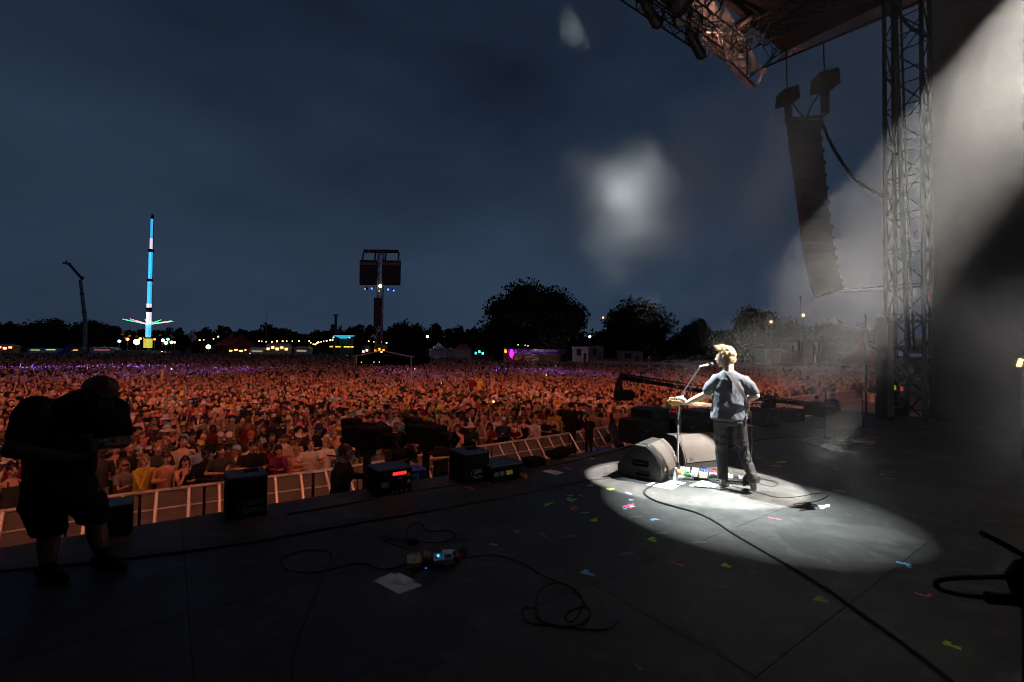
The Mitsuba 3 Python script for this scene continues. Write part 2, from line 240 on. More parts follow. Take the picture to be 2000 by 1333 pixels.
scene['smoke'] = {'type': 'cube', 'to_world': TF().translate(((SB0 + SB1) / 2).tolist()).scale(((SB1 - SB0) / 2).tolist()), 'bsdf': {'type': 'ref', 'id': 'mat_air'}, 'interior': {'type': 'ref', 'id': 'smoke_medium'}}
labels['smoke'] = {'kind': 'stuff', 'label': 'stage smoke drifting through the white beams'}
# ================================================================== people of the crowd
# local frame: feet at 0, facing +y, z up. Every figure gets its own build, pose and clothes.
SKIN = [(0.60, 0.36, 0.27), (0.52, 0.30, 0.21), (0.44, 0.24, 0.16), (0.63, 0.41, 0.33), (0.24, 0.12, 0.07), (0.13, 0.065, 0.04), (0.55, 0.33, 0.24), (0.58, 0.35, 0.27)]
HAIR = {'dark': (0.012, 0.009, 0.008), 'brown': (0.05, 0.026, 0.014), 'fair': (0.28, 0.17, 0.07), 'auburn': (0.12, 0.04, 0.015), 'grey': (0.22, 0.21, 0.2), 'black': (0.006, 0.006, 0.007)}
SHIRT = {'black': (0.012, 0.012, 0.014), 'white': (0.58, 0.56, 0.54), 'navy': (0.02, 0.03, 0.07), 'grey': (0.18, 0.18, 0.18), 'maroon': (0.14, 0.015, 0.02), 'red': (0.28, 0.025, 0.025), 'yellow': (0.55, 0.42, 0.06), 'olive': (0.09, 0.09, 0.04),
         'pale blue': (0.25, 0.36, 0.52), 'cream': (0.45, 0.38, 0.28), 'pink': (0.6, 0.2, 0.28), 'green': (0.06, 0.2, 0.08), 'teal': (0.04, 0.2, 0.22), 'orange': (0.42, 0.14, 0.03), 'dark grey': (0.05, 0.05, 0.055), 'purple': (0.16, 0.03, 0.12)}
def limb(P, r, k, ry=None): return tube(P, r, k, True, ry)
def rotx(P, c, a): P = np.asarray(P, float) - c; s, co = math.sin(a), math.cos(a); return np.stack([P[..., 0], P[..., 1] * co + P[..., 2] * s, -P[..., 1] * s + P[..., 2] * co], -1) + c
POSES = {'rest': ((.27, .12, -.20), (.10, .37, -.13)), 'down': ((.25, -.03, -.31), (.25, .07, -.57)), 'up': ((.29, .10, .12), (.22, .14, .44)), 'fold': ((.25, .08, -.26), (-.08, .26, -.22)),
         'clap': ((.25, .12, -.24), (.05, .32, -.06)), 'chin': ((.16, .32, -.22), (.05, .22, .10)), 'point': ((.30, .22, .04), (.38, .50, .16)), 'phone': ((.22, .20, -.10), (.04, .38, .12)), 'wide': ((.46, .02, .08), (.74, .06, .20)), 'hold': ((.20, .18, -.24), (.06, .36, -.16)), 'hip': ((.34, -.05, -.24), (.20, .06, -.42))}
def hand(w, d, side, r=0.03, curl=0.35, k=4):
    """palm, four unequal bent fingers and a thumb, past the wrist w along d"""
    d = np.asarray(d, float) / np.linalg.norm(d); a, b = perp(d); a = a * side; out = [tube([w - d * 0.01, w + d * 0.03, w + d * 0.09], [r * .75, r * 1.15, r * 1.25], 6, True, [r * .6, r * .55, r * .5], a)]
    for i, ln in enumerate((.068, .078, .072, .055)):
        s = w + d * .085 + a * r * (i - 1.5) * .62; out.append(tube([s, s + d * ln * .5 - b * ln * curl * .2, s + d * ln * .85 - b * ln * curl * .8], [r * .28, r * .26, r * .2], k))
    s = w + d * .03 - a * r * 1.0; out.append(tube([s, s + d * .035 - a * .02 - b * .008, s + d * .065 - a * .022 - b * .02], [r * .36, r * .32, r * .24], k)); return cat(out)
def person_parts(h=1.7, wd=1.0, pose=('down', 'down'), lean=0.0, nod=0.0, turn=0.0, fem=False, hair='short', hat=None, top='tee', lod=0, g=None):
    """{part: mesh} in metres; top: tee, tank, bare, long, jacket"""
    g = g or rng; K = 12 if lod == 0 else 9; s = h / 1.75; hip = np.array([0, 0, .93 * s]); L = lambda P: rotx(np.asarray(P, float) * s, hip, lean)
    sw, bw = (.165 if fem else .19) * wd, (.14 if fem else .155) * wd
    tor = [(.92, .155, .11), (1.0, .15 * (.94 if fem else 1.03), .105), (1.12, bw * .98, .10), (1.24, bw * 1.06, .115), (1.33, bw * 1.1, .115), (1.40, sw * .86, .085), (1.445, .085, .065), (1.47, .055, .055)]
    P = L([[0, 0, z] for z, _, _ in tor]); infl = {'tee': .012, 'long': .018, 'jacket': .03, 'tank': .004, 'bare': 0}[top]
    tors = tube(P, [(a * wd ** .3 + infl) * s for _, a, _ in tor], K, True, [(b * wd ** .5 + infl) * s for _, _, b in tor], [1, 0, 0])
    neck = L([[0, -.01, 1.40], [0, .0, 1.46], [0, .012, 1.53]]); skin = [tube(neck, [.058 * s, .05 * s, .052 * s], 8)]
    hc = L([[0, .02, 1.615]])[0]; HR = lambda V: (lambda q: q @ rotz(turn)[:3, :3].T)(rotx(np.asarray(V, float), np.zeros(3), nod)) * s + hc
    hd = trimesh.creation.uv_sphere(1.0, count=[9, 12] if lod == 0 else [7, 9]); v = hd.vertices.copy(); z = v[:, 2]; v = v * [.074, .092, .118]
    v[:, 0] *= np.where(z < 0, 1 - .32 * z ** 2, 1); v[:, 1] += np.where(z < -.1, .012 * (-z), 0); v[:, 1] *= np.where(v[:, 1] > 0, .93, 1)
    hd.vertices = HR(v); skin.append(hd); feat = []
    nose = trimesh.Trimesh(HR([[0, .088, .02], [-.016, .084, -.03], [.016, .084, -.03], [0, .112, -.027]]), [[0, 1, 3], [0, 3, 2], [1, 2, 3]], process=False); skin.append(nose)
    for sx in (-1, 1): skin.append(trimesh.Trimesh(HR(np.array([[sx * .072, -.012, .022], [sx * .088, -.018, .026], [sx * .086, -.012, -.02], [sx * .07, .008, -.028], [sx * .07, .01, .02]])), [[0, 1, 2], [0, 2, 3], [0, 3, 4], [2, 1, 0], [3, 2, 0], [4, 3, 0]], process=False))
    if lod == 0:
        for sx in (-1, 1):
            feat.append(trimesh.Trimesh(HR([[sx * .018, .0865, .018], [sx * .045, .077, .018], [sx * .043, .079, .003], [sx * .02, .088, .003]]), [[0, 1, 2], [0, 2, 3], [2, 1, 0], [3, 2, 0]], process=False))
            feat.append(trimesh.Trimesh(HR([[sx * .012, .0875, .036], [sx * .05, .072, .034], [sx * .05, .074, .028], [sx * .012, .089, .029]]), [[0, 1, 2], [0, 2, 3], [2, 1, 0], [3, 2, 0]], process=False))
        feat.append(trimesh.Trimesh(HR([[-.024, .088, -.056], [.024, .088, -.056], [.016, .089, -.066], [-.016, .089, -.066]]), [[0, 1, 2], [0, 2, 3], [2, 1, 0], [3, 2, 0]], process=False))
    slv, arms = [], []
    for side, ps in zip((-1, 1), pose):
        e, w = POSES[ps]; sh = np.array([side * (sw - .005) / 1.0, 0, 1.385]); j = lambda q: np.array([side * (abs(sh[0]) + (q[0] - .19)), q[1], 1.385 + q[2]]) + g.normal(0, .018, 3)
        E, W = j(e), j(w); A = L([sh, sh * .4 + E * .6, E, E * .45 + W * .55, W]); r = np.array([.05, .043, .038, .034, .025]) * s * (.85 if fem else 1) * wd ** .5
        arms.append(limb(A, r, 7 if lod == 0 else 5))
        dd = A[4] - A[2]; dd = dd / np.linalg.norm(dd); arms.append(hand(A[4], dd, side, .03 * s) if lod == 0 else tube([A[4], A[4] + dd * .08, A[4] + dd * .16], [.03 * s, .036 * s, .015 * s], 4, True, [.022 * s] * 3))
        if top in ('tee', 'jacket', 'long'):
            n = {'tee': 2, 'jacket': 5, 'long': 5}[top]; S = A[:n].copy(); inn = L([[side * sw * .55, 0, 1.375]]); S = np.vstack([inn, S]); rr = np.r_[.066 * s, r[:n] + (.022 if top == 'tee' else .014) * s]
            if top == 'tee': S[-1] += (S[-1] - S[-2]) * .12; rr[-1] *= 1.12
            slv.append(limb(S, rr, 8 if lod == 0 else 6))
        else: arms.append(limb(np.vstack([L([[side * sw * .5, 0, 1.37]]), A[:2]]), [.06 * s, r[0] * 1.08, r[1]], 7))
    out = {}
    if top == 'tank':
        skin.append(tube(P[3:], [(a * wd ** .3) * s for _, a, _ in tor[3:]], K, True, [b * wd ** .5 * s for _, _, b in tor[3:]], [1, 0, 0])); tk = list(P[:5]); st = [tube(L([[x, .10, 1.27], [x * .95, .06, 1.40], [x * .9, 0, 1.425], [x * .95, -.07, 1.38], [x, -.11, 1.27]]), .022 * s, 5) for x in (-.075, .075)]
        out['top'] = cat(tube(np.array(tk), [(a * wd ** .3 + .009) * s for _, a, _ in tor[:5]], K, True, [(b * wd ** .5 + .009) * s for _, _, b in tor[:5]], [1, 0, 0]), st)
    elif top == 'bare': skin.append(tors)
    else: out['top'] = cat(tors, slv)
    out = {'body': cat(skin + arms), **out}
    if feat: out['face'] = cat(feat)
    hv = trimesh.creation.uv_sphere(1.0, count=[7, 11] if lod == 0 else [6, 8]); q = hv.vertices * [.083, .098, .105] + [0, -.017, .034]; rr = g.normal(1, .045, len(q))[:, None]; hv.vertices = HR((q - [0, -.017, .034]) * rr + [0, -.017, .034]); hs = [hv]
    if hair == 'long':
        for x, y, w2 in ((-.068, -.015, .03), (.068, -.015, .03), (0, -.075, .07)): hs.append(tube([HR([[x, y, .05]])[0], HR([[x * 1.25, y - .01, -.08]])[0], L([[x * 1.3, y * 1.2 - .02, 1.42]])[0], L([[x * 1.2, y * 1.2 - .03, 1.28]])[0]], np.array([.035, w2, w2 * 1.05, .015]) * s, 7, True, np.array([.04, .034, .032, .012]) * s, [1, 0, 0]))
    elif hair == 'bob': hs.append(tube([HR([[0, -.05, .05]])[0], HR([[0, -.05, -.06]])[0], HR([[0, -.045, -.12]])[0]], np.array([.08, .098, .085]) * s, 9, True, np.array([.06, .065, .05]) * s, [1, 0, 0]))
    elif hair == 'curly':
        for _ in range(14): d = g.normal(0, 1, 3); d /= np.linalg.norm(d); d[2] = abs(d[2]) * .8 + .1; d[1] = min(d[1], .35); hs.append(sphere(HR([np.array([0, -.02, .02]) + d * [.09, .09, .11]])[0], .042 * s, 4, 6))
    elif hair == 'bun': hs.append(sphere(HR([[0, -.06, .15]])[0], .045 * s, 5, 7))
    if hair != 'bald': out['hair'] = cat(hs)
    if hat == 'bucket': out['hat'] = tube([HR([[0, 0, z]])[0] for z in (.02, .035, .06, .14, .155)], np.array([.155, .15, .098, .082, .06]) * s, 12, True)
    elif hat == 'brim': out['hat'] = tube([HR([[0, -.005, z]])[0] for z in (.05, .056, .06, .15, .165)], np.array([.19, .185, .095, .078, .05]) * s, 12, True)
    elif hat in ('cap', 'cap_back'):
        c = trimesh.creation.uv_sphere(1.0, count=[6, 10]); vv = c.vertices * [.089, .104, .092]; vv[:, 2] = np.maximum(vv[:, 2], 0); c.vertices = HR(vv + [0, -.012, .055]); sy = 1 if hat == 'cap' else -1
        out['hat'] = cat(c, trimesh.Trimesh(HR([[-.06, sy * .08, .07], [.06, sy * .08, .07], [.045, sy * .165, .052], [-.045, sy * .165, .052], [-.06, sy * .08, .06], [.06, sy * .08, .06], [.045, sy * .165, .044], [-.045, sy * .165, .044]]), [[0, 1, 2], [0, 2, 3], [6, 5, 4], [7, 6, 4], [3, 2, 6], [3, 6, 7], [1, 5, 6], [1, 6, 2], [0, 3, 7], [0, 7, 4]], process=False))
    elif hat == 'beanie': c = trimesh.creation.uv_sphere(1.0, count=[7, 10]); vv = c.vertices * [.09, .106, .105]; vv[:, 2] = np.maximum(vv[:, 2], -.02); c.vertices = HR(vv + [0, -.012, .05]); out['hat'] = c
    if hat and hat.endswith('glasses'): out['glasses'] = trimesh.Trimesh(HR([[-.07, .078, .03], [.07, .078, .03], [.062, .082, -.008], [-.062, .082, -.008], [0, .101, .028], [0, .098, .0]]), [[0, 3, 5], [0, 5, 4], [4, 5, 2], [4, 2, 1], [5, 3, 0], [4, 5, 0], [2, 5, 4], [1, 2, 4]], process=False)
    lg = []
    for sx in (-1, 1): lg.append(tube([[sx * .06 * s, 0, .95 * s], [sx * .085 * s, 0, .86 * s], [sx * .095 * s, .01, .5 * s], [sx * .1 * s, 0, .09 * s]], np.array([.09, .098, .066, .05]) * s * wd ** .4, 8 if lod == 0 else 6, True))
    out['trousers'] = cat(lg)
    out['shoe'] = cat([cbox(.1 * s, .27 * s, .09 * s, .02, (sx * .1 * s, .05 * s, 0)) for sx in (-1, 1)]); return out
def vcol(parts, colors):
    """one mesh and its vertex colours"""
    V = cat(list(parts.values())); return V, np.vstack([np.tile(colors[k], (len(m.vertices), 1)) for k, m in parts.items()])
for k, c in SHIRT.items(): mat('cloth_' + k.replace(' ', '_'), c, 0.85, spec=0.2)
for k, c in HAIR.items(): mat('hair_' + k, c, 0.5)
mat('skin', {'type': 'mesh_attribute', 'name': 'vertex_color'}, 0.55, spec=0.35); mat('lime', (0.55, 0.85, 0.03), 0.7)
XTRA = {'lime': 'mat_lime', 'blue': 'mat_blue'}
def cloth(c): return XTRA.get(c) or 'mat_cloth_' + c.replace(' ', '_')
def add_person(pos, yaw, label, shirt='black', hairc='dark', skin=0, trousers='navy', hatc='white', group=None, cat_='person', name='person', face=True, **kw):
    pp = person_parts(**kw); t = Thing(name, label, cat_, group); M = lambda m: mv(m, pos, yaw)
    b = {'body': pp['body'], **({'face': pp['face']} if 'face' in pp and face else {})}; bm, bc = vcol(b, {'body': SKIN[skin], 'face': (.035, .014, .012)})
    t.part('body', M(bm), 'mat_skin', True, color=bc)
    if 'top' in pp: t.part('shirt', M(pp['top']), cloth(shirt), 50)
    if 'hair' in pp: t.part('hair', M(pp['hair']), 'mat_hair_' + hairc, 60)
    if 'hat' in pp: t.part('hat', M(pp['hat']), cloth(hatc), 40)
    if 'glasses' in pp: t.part('glasses', M(pp['glasses']), M_BLK)
    t.part('trousers', M(pp['trousers']), cloth(trousers), 50); t.part('shoes', M(pp['shoe']), M_DGREY); return t
def yaw_to(p, q): return math.atan2(-(q[0] - p[0]), q[1] - p[1])           # turns +y towards q
STAGE_PT = np.array([2.5, 4.0])
def at_rail(px, off=0.33):
    """the spot `off` metres behind the barrier at picture column px"""
    ss = np.linspace(0, bs[-1], 900); P = np.array([bl(s)[0] + bl(s)[2] * off for s in ss]); k = np.argmin(abs(pix(np.c_[P, P[:, 0] * 0 - .6])[:, 0] - px)); return np.r_[P[k], G], ss[k]
GRP = 'people of the crowd near the barrier'
taken = []
# people of the front rows that the photograph lets one single out: column, metres behind the rail, look
FRONT = [(283, .33, dict(shirt='yellow', hairc='fair', skin=3, hair='long', fem=True, top='jacket', pose=('rest', 'chin'), lean=.12), 'woman with long fair hair in a yellow jacket leaning on the barrier'),
 (320, .33, dict(skin=1, hairc='brown', top='bare', pose=('rest', 'rest'), lean=.12), 'bare-chested man with one forearm hanging over the barrier'),
 (358, .33, dict(shirt='black', hairc='black', skin=0, hair='long', fem=True, top='tank', pose=('rest', 'chin'), lean=.2, h=1.62), 'dark-haired woman in black resting her chin on her hand at the rail'),
 (398, .33, dict(shirt='black', hairc='black', skin=5, top='long', pose=('rest', 'fold'), lean=.2), 'person in a black hooded top slumped over the front rail'),
 (432, .33, dict(shirt='dark grey', hairc='dark', skin=1, pose=('rest', 'rest'), lean=.12, h=1.78, wd=1.08), 'broad man in a dark grey t-shirt with both hands on the rail'),
 (459, .33, dict(shirt='cream', hairc='fair', skin=3, hair='long', fem=True, hat='cap', hatc='pale blue', top='tank', pose=('hold', 'rest')), 'woman in a pale blue cap and cream top at the rail'),
 (492, .33, dict(shirt='black', hairc='dark', skin=1, pose=('fold', 'fold'), lean=.1, h=1.8, wd=1.18), 'heavy man in a black t-shirt with folded arms at the rail'),
 (522, .6, dict(shirt='maroon', hairc='black', skin=5, hair='curly', top='long', pose=('down', 'hold'), h=1.75), 'person with curly black hair in a maroon long sleeved top'),
 (546, .33, dict(shirt='purple', hairc='black', skin=1, hair='bob', fem=True, top='jacket', pose=('chin', 'rest'), h=1.62), 'woman in a purple patterned jacket hiding her face at the rail'),
 (575, .33, dict(hairc='fair', skin=1, hair='bun', fem=True, top='bare', pose=('fold', 'fold'), lean=.15, h=1.6), 'bare-shouldered fair woman with folded arms on the rail'),
 (606, .33, dict(shirt='white', hairc='auburn', skin=0, pose=('rest', 'rest'), lean=.14, wd=1.15, nod=-.3), 'stocky person in a white t-shirt laughing with head tipped back'),
 (634, .33, dict(shirt='white', hairc='fair', skin=0, pose=('rest', 'down'), turn=-1.0, hair='bob', fem=True), 'fair-haired person in a white t-shirt turned sideways beside the seated operator'),
 (893, .35, dict(shirt='white', hairc='brown', skin=0, fem=True, hair='long', top='tank', pose=('hold', 'hold'), h=1.68), 'woman in a white vest between the two broadcast cameras'),
 (868, .35, dict(shirt='green', hairc='black', skin=4, pose=('phone', 'phone'), h=1.66), 'person in a green patterned shirt filming with a phone by the rail'),
 (921, .33, dict(shirt='black', hairc='dark', skin=0, hat='bucket', hatc='white', top='long', pose=('rest', 'fold'), h=1.66), 'person in a black top and white bucket hat at the rail'),
 (941, .33, dict(shirt='grey', hairc='fair', skin=0, hair='long', fem=True, pose=('chin', 'rest'), h=1.72), 'tall fair woman in a grey t-shirt with a hand at her throat'),
 (957, .33, dict(shirt='maroon', hairc='black', skin=1, hair='long', fem=True, pose=('rest', 'down'), h=1.62, hat='cap', hatc='black'), 'woman in maroon with a black cap leaning on the rail'),
 (982, .33, dict(shirt='navy', hairc='dark', skin=1, hat='cap', hatc='white', top='jacket', pose=('fold', 'rest'), h=1.76), 'man in a navy denim jacket and white cap at the rail'),
 (1007, .33, dict(shirt='maroon', hairc='brown', skin=0, hair='bob', fem=True, top='tank', pose=('rest', 'rest'), lean=.35, h=1.7), 'woman in a maroon vest bending far over the rail'),
 (1023, .38, dict(shirt='black', hairc='auburn', skin=0, hair='bun', fem=True, top='tank', pose=('hip', 'down'), turn=.9), 'auburn woman in a black strapless top looking sideways'),
 (1044, .35, dict(shirt='white', hairc='fair', skin=0, hair='long', fem=True, top='long', pose=('down', 'hold'), turn=.6, h=1.66), 'fair woman in a black and white striped top at the rail'),
 (1063, .33, dict(shirt='black', hairc='auburn', skin=1, hair='bob', pose=('rest', 'rest'), lean=.1, h=1.62), 'auburn-haired person in a black t-shirt with hands over the rail'),
 (1080, .36, dict(shirt='black', hairc='dark', skin=0, hair='bun', fem=True, top='tank', pose=('rest', 'down'), h=1.68), 'dark-haired woman in a black vest standing tall by the rail'),
 (1165, .36, dict(hairc='dark', skin=1, top='bare', pose=('rest', 'rest'), lean=.2, h=1.66), 'bare-chested person bending over the rail beyond the two crew men'),
 (1176, .9, dict(shirt='black', hairc='black', skin=0, hair='long', fem=True, pose=('down', 'down'), h=1.72), 'woman with long black hair just behind the crew in black'),
 (858, 3.6, dict(shirt='lime', hairc='dark', skin=1, hat='bucket', hatc='lime', top='jacket', pose=('down', 'hold'), h=1.92), 'person in lime green jacket and lime bucket hat above the crowd'),
 (661, 2.2, dict(shirt='white', hairc='dark', skin=1, hat='cap', hatc='yellow', pose=('down', 'down'), h=1.72), 'person in a yellow cap and white shirt behind the seated operator'),
 (682, 2.6, dict(shirt='navy', hairc='black', skin=4, hat='brim', hatc='white', pose=('down', 'hold'), h=1.84), 'tall person in a white spotted brim hat left of the broadcast camera'),
 (484, 3.4, dict(shirt='maroon', hairc='black', skin=5, hair='curly', fem=True, top='tank', pose=('down', 'down'), h=2.2), 'woman with a big curly head raised above the crowd in a maroon vest'),
 (430, 2.4, dict(shirt='black', hairc='dark', skin=0, hat='cap', hatc='white', pose=('hold', 'clap'), h=1.8), 'man with sunglasses and a white cap above the grey t-shirt man'),
 (390, 1.3, dict(shirt='pale blue', hairc='dark', skin=1, hat='cap', hatc='yellow', pose=('down', 'down'), h=1.8), 'person in a pale blue shirt and yellow cap by the hooded one'),
 (488, 2.2, dict(shirt='dark grey', hairc='dark', skin=1, hat='beanie', hatc='orange', pose=('down', 'down'), h=1.8), 'bearded man in an orange beanie behind the heavy man in black'),
 (585, 1.5, dict(shirt='black', hairc='brown', skin=0, hat='cap', hatc='white', pose=('up', 'down'), h=1.75), 'person in a white cap with one arm bent over the head')]
def ground_z(p): return G
for px, off, kw, lab in FRONT:
    p, _ = at_rail(px, off); p = p + [0, 0, 0.12 if off < .5 else 0.05]; k2 = dict(kw); k2.setdefault('h', 1.72); k2['trousers'] = 'navy' if len(taken) % 2 else 'dark grey'
    add_person(p, yaw_to(p, STAGE_PT + [-2.0, 0]), lab, group=GRP, **k2); taken.append(p[:2])
for i in range(nb):                                # which barrier unit: by the person leaning on it
    p = bl((i + .5) * U)[0]; px = pix(np.r_[p, DECK + .7])[0]; f_ = min((f for f in FRONT if f[1] < .7), key=lambda f: abs(f[0] - px)); wd_ = f_[3].replace(' at the rail', '').split()[:8]
    labels['crowd_barrier' + (f'_{i:03d}' if i else '')]['label'] = ('grey barrier unit under the ' + ' '.join(wd_)) if 240 < px < 1190 else ('grey crowd barrier unit at the left, behind the photographer' if px <= 240 else 'grey crowd barrier unit in the long red-lit run right of the crew')
# everyone else: a jittered field of standing places
def outside(P):
    """metres behind the barrier line, negative on the stage side"""
    best = np.full(len(P), 1e9); sgn = np.zeros(len(P))
    for a, b in zip(BL[:-1], BL[1:]):
        t = b - a; L2 = t @ t; u = np.clip(((P - a) @ t) / L2, 0, 1); d = P - a - u[:, None] * t; dist = np.hypot(*d.T); cr = t[0] * d[:, 1] - t[1] * d[:, 0]; m = dist < best - 1e-9; best = np.where(m, dist, best); sgn = np.where(m, np.sign(cr), sgn)
    return best * sgn
FENCE = np.array([[20.0, 123.0], [38, 104], [57, 82], [64, 74]])
def cells(step, r0, r1, jit=.33):
    x = np.arange(-330, 90, step); y = np.arange(4, 300, step); Xc, Yc = np.meshgrid(x, y); P = np.c_[Xc.ravel(), Yc.ravel()]; r = np.hypot(*P.T); P = P[(r > r0 - 2) & (r < r1 + 2)]; P = P + rng.uniform(-jit, jit, P.shape) * step; r = np.hypot(*P.T)
    w = pix(np.c_[P, np.full(len(P), -.7)]); return P[(r >= r0) & (r < r1) & (P[:, 1] > 3.2) & (w[:, 0] > -40) & (w[:, 0] < 1712) & (outside(P) > .3)]
fence_ok = lambda P: (P[:, 1] < np.interp(P[:, 0], FENCE[:, 0], FENCE[:, 1], left=128, right=-1) - 1.0) | (P[:, 0] < -8)
right_ok = lambda P: P[:, 0] < np.interp(P[:, 1], [40.4, 74], [28.5, 62])
FOH = np.array([-21.5, 77.0]); foh_ok = lambda P: (abs(P[:, 0] - FOH[0]) > 6.2) | (P[:, 1] < 75.5) | (P[:, 1] > 96)
ALL = np.vstack([cells(.55, 0, 26), cells(.70, 26, 48), cells(1.0, 48, 85), cells(1.5, 85, 140), cells(2.5, 140, 285)]); ALL = ALL[fence_ok(ALL) & (right_ok(ALL) | (ALL[:, 1] < 40)) & foh_ok(ALL)]
ALL = ALL[np.hypot(*ALL.T).argsort()]
keep = np.ones(len(ALL), bool); tk = np.array(taken); near = np.hypot(*ALL.T) < 30
keep[near] = np.min(np.hypot(ALL[near][:, None, 0] - tk[None, :, 0], ALL[near][:, None, 1] - tk[None, :, 1]), 1) > .42
ALL = ALL[keep]
rr = random.Random(5); OUT = outside(ALL)
def look(front):
    fem = rr.random() < .5; hair = rr.choice(['long', 'long', 'bob', 'bun', 'curly', 'long']) if fem else rr.choice(['short', 'short', 'short', 'curly', 'bald'])
    hat = rr.choices([None, 'bucket', 'cap', 'cap_back', 'brim', 'beanie', 'glasses'], [58, 11, 12, 4, 4, 2, 9])[0]
    top = rr.choices(['tee', 'tank', 'bare', 'long', 'jacket'], [48, 27 if fem else 9, 1 if fem else 9, 12, 8])[0]
    ps = rr.choices(['down', 'up', 'fold', 'clap', 'phone', 'hold', 'point'], [54, 6, 5, 12, 4, 16, 3], k=2)
    if rr.random() < .10: ps = rr.choice([['up', 'up'], ['phone', 'phone'], ['clap', 'clap'], ['up', 'down']])
    if front: ps = rr.choice([['rest', 'rest'], ['rest', 'fold'], ['fold', 'fold'], ['rest', 'chin']])
    return dict(shirt=rr.choices(list(SHIRT), [32, 13, 9, 8, 6, 3, 2, 4, 3, 4, 3, 2, 2, 2, 9, 2])[0], hairc=rr.choices(list(HAIR), [30, 30, 16, 6, 5, 13])[0], skin=rr.choices(range(8), [20, 16, 12, 18, 6, 5, 14, 14])[0], hair=hair, hat=hat, hatc=rr.choices(['white', 'black', 'cream', 'red', 'navy', 'yellow', 'pink', 'olive', 'pale blue'], [34, 18, 12, 4, 8, 6, 6, 5, 6])[0],
                top=top, pose=tuple(ps), fem=fem, h=rr.uniform(1.56, 1.74) if fem else rr.uniform(1.68, 1.9), wd=rr.uniform(.9, 1.15), nod=rr.uniform(-.25, .15), turn=rr.gauss(0, .3), lean=rr.uniform(.05, .2) if front else rr.uniform(-.06, .08))
POSEW = {'up': 'an arm raised', 'fold': 'folded arms', 'clap': 'hands clapping', 'phone': 'hands held up in front', 'hold': 'hands held at the chest', 'rest': 'forearms on the rail', 'point': 'an arm pointing', 'chin': 'a hand at the chin', 'down': 'arms down', 'hip': 'a hand on the hip'}
TOPW = {'tee': 't-shirt', 'tank': 'vest', 'long': 'long sleeved top', 'jacket': 'jacket', 'bare': ''}
MARKS = [(-40, 'at the left edge of the picture'), (60, 'left of the photographer'), (150, 'behind the photographer'), (255, 'right of the photographer'), (330, 'above the yellow jacket woman'), (400, 'above the hooded person'), (455, 'above the grey t-shirt man'), (510, 'above the left flame box'), (560, 'above the purple jacket'), (615, 'above the white t-shirts'), (690, 'above the seated operator'), (760, 'above the left broadcast camera'), (830, 'between the broadcast cameras'), (900, 'above the middle flame box'), (980, 'above the denim jacket man'), (1060, 'above the striped top woman'), (1130, 'behind the crew men'), (1210, 'beyond the crew in the pit'), (1330, 'behind the singer'), (1800, 'right of the singer')]
seen_labels = set()
def crowd_label(k, px, row):
    base = ('woman' if k['fem'] else 'man') + (' in a ' + k['shirt'] + ' ' + TOPW[k['top']] if k['top'] != 'bare' else ' with bare shoulders')
    hat = f" and {k['hatc']} {dict(bucket='bucket hat', cap='cap', cap_back='backward cap', brim='sun hat', beanie='beanie').get(k['hat'], '')}" if k['hat'] and k['hat'] != 'glasses' else (' and sunglasses' if k['hat'] else f", {k['hair'] if k['hair'] not in ('short',) else 'short'} {k['hairc']} hair" if k['hair'] != 'bald' else ', shaved head')
    wh = next(t for x, t in MARKS[1:] if px < x) if px > MARKS[0][0] else MARKS[0][1]
    ps = k['pose'][0] if k['pose'][0] != 'down' else k['pose'][1]
    for s in (f'{base}{hat}, {wh}', f'{base}{hat}, {POSEW[ps]}, {wh}', f'{base}{hat}, {POSEW[ps]}, {wh}, {row}'):
        if s not in seen_labels and len(s.split()) <= 16: seen_labels.add(s); return s
    return None
NIND = 300 - len(FRONT)
for i in range(NIND):
    p = np.r_[ALL[i], G + rr.uniform(0, .1)]; front = OUT[i] < .62; px = pix(np.r_[ALL[i], -.8])[0]; row = 'front row' if front else ('second row' if OUT[i] < 1.2 else 'third row' if OUT[i] < 1.9 else 'further back')
    for _ in range(40):
        k = look(front); lab = crowd_label(k, px, row)
        if lab: break
    add_person(p, yaw_to(p, STAGE_PT + [rr.uniform(-4, 2), 0]), lab or 'person in the crowd', group=GRP, trousers=rr.choice(['navy', 'black', 'dark grey', 'cream']), **k)
# the rest of the crowd: one mass of the same figures, simpler as they stand further off
def template(lod, k):
    pp = person_parts(lod=1, **{a: b for a, b in k.items() if a in ('h', 'wd', 'pose', 'lean', 'nod', 'turn', 'fem', 'hair', 'hat', 'top')}); pp.pop('shoe'); pp.pop('glasses', 0); return pp
def far_template(k, tiny):
    s = k['h'] / 1.75; hd = trimesh.creation.uv_sphere(1.0, count=[4, 5] if tiny else [5, 6]); v = hd.vertices * [.078 * s, .09 * s, .12 * s] + [0, .02, 1.62 * s]; hd.vertices = v; pr = {'body': hd}
    hr = trimesh.creation.uv_sphere(1.0, count=[3, 5] if tiny else [4, 6]); hr.vertices = hr.vertices * [.09 * s, .1 * s, .11 * s] + [0, -.015, 1.665 * s]; pr['hat' if k['hat'] and k['hat'] != 'glasses' else 'hair'] = hr
    n = 5 if tiny else 7; pr['top'] = tube([[0, 0, .6 * s], [0, 0, 1.1 * s], [0, 0, 1.38 * s], [0, 0, 1.5 * s]], np.array([.2, .2, .22, .06]) * s, n, False, np.array([.15, .13, .11, .06]) * s, [1, 0, 0])
    if not tiny or 'up' in k['pose']:
        arm = []
        for side, ps in zip((-1, 1), k['pose']):
            e, w = POSES[ps]; sh = np.array([side * .19, 0, 1.39]); E = np.array([side * e[0], e[1], 1.385 + e[2]]); W = np.array([side * w[0], w[1], 1.385 + w[2]]); arm.append(tube(np.array([sh, E, W + (W - E) * .35]) * s, np.array([.05, .042, .028]) * s, 3 if tiny else 4))
        pr['arm'] = cat(arm)
    return pr
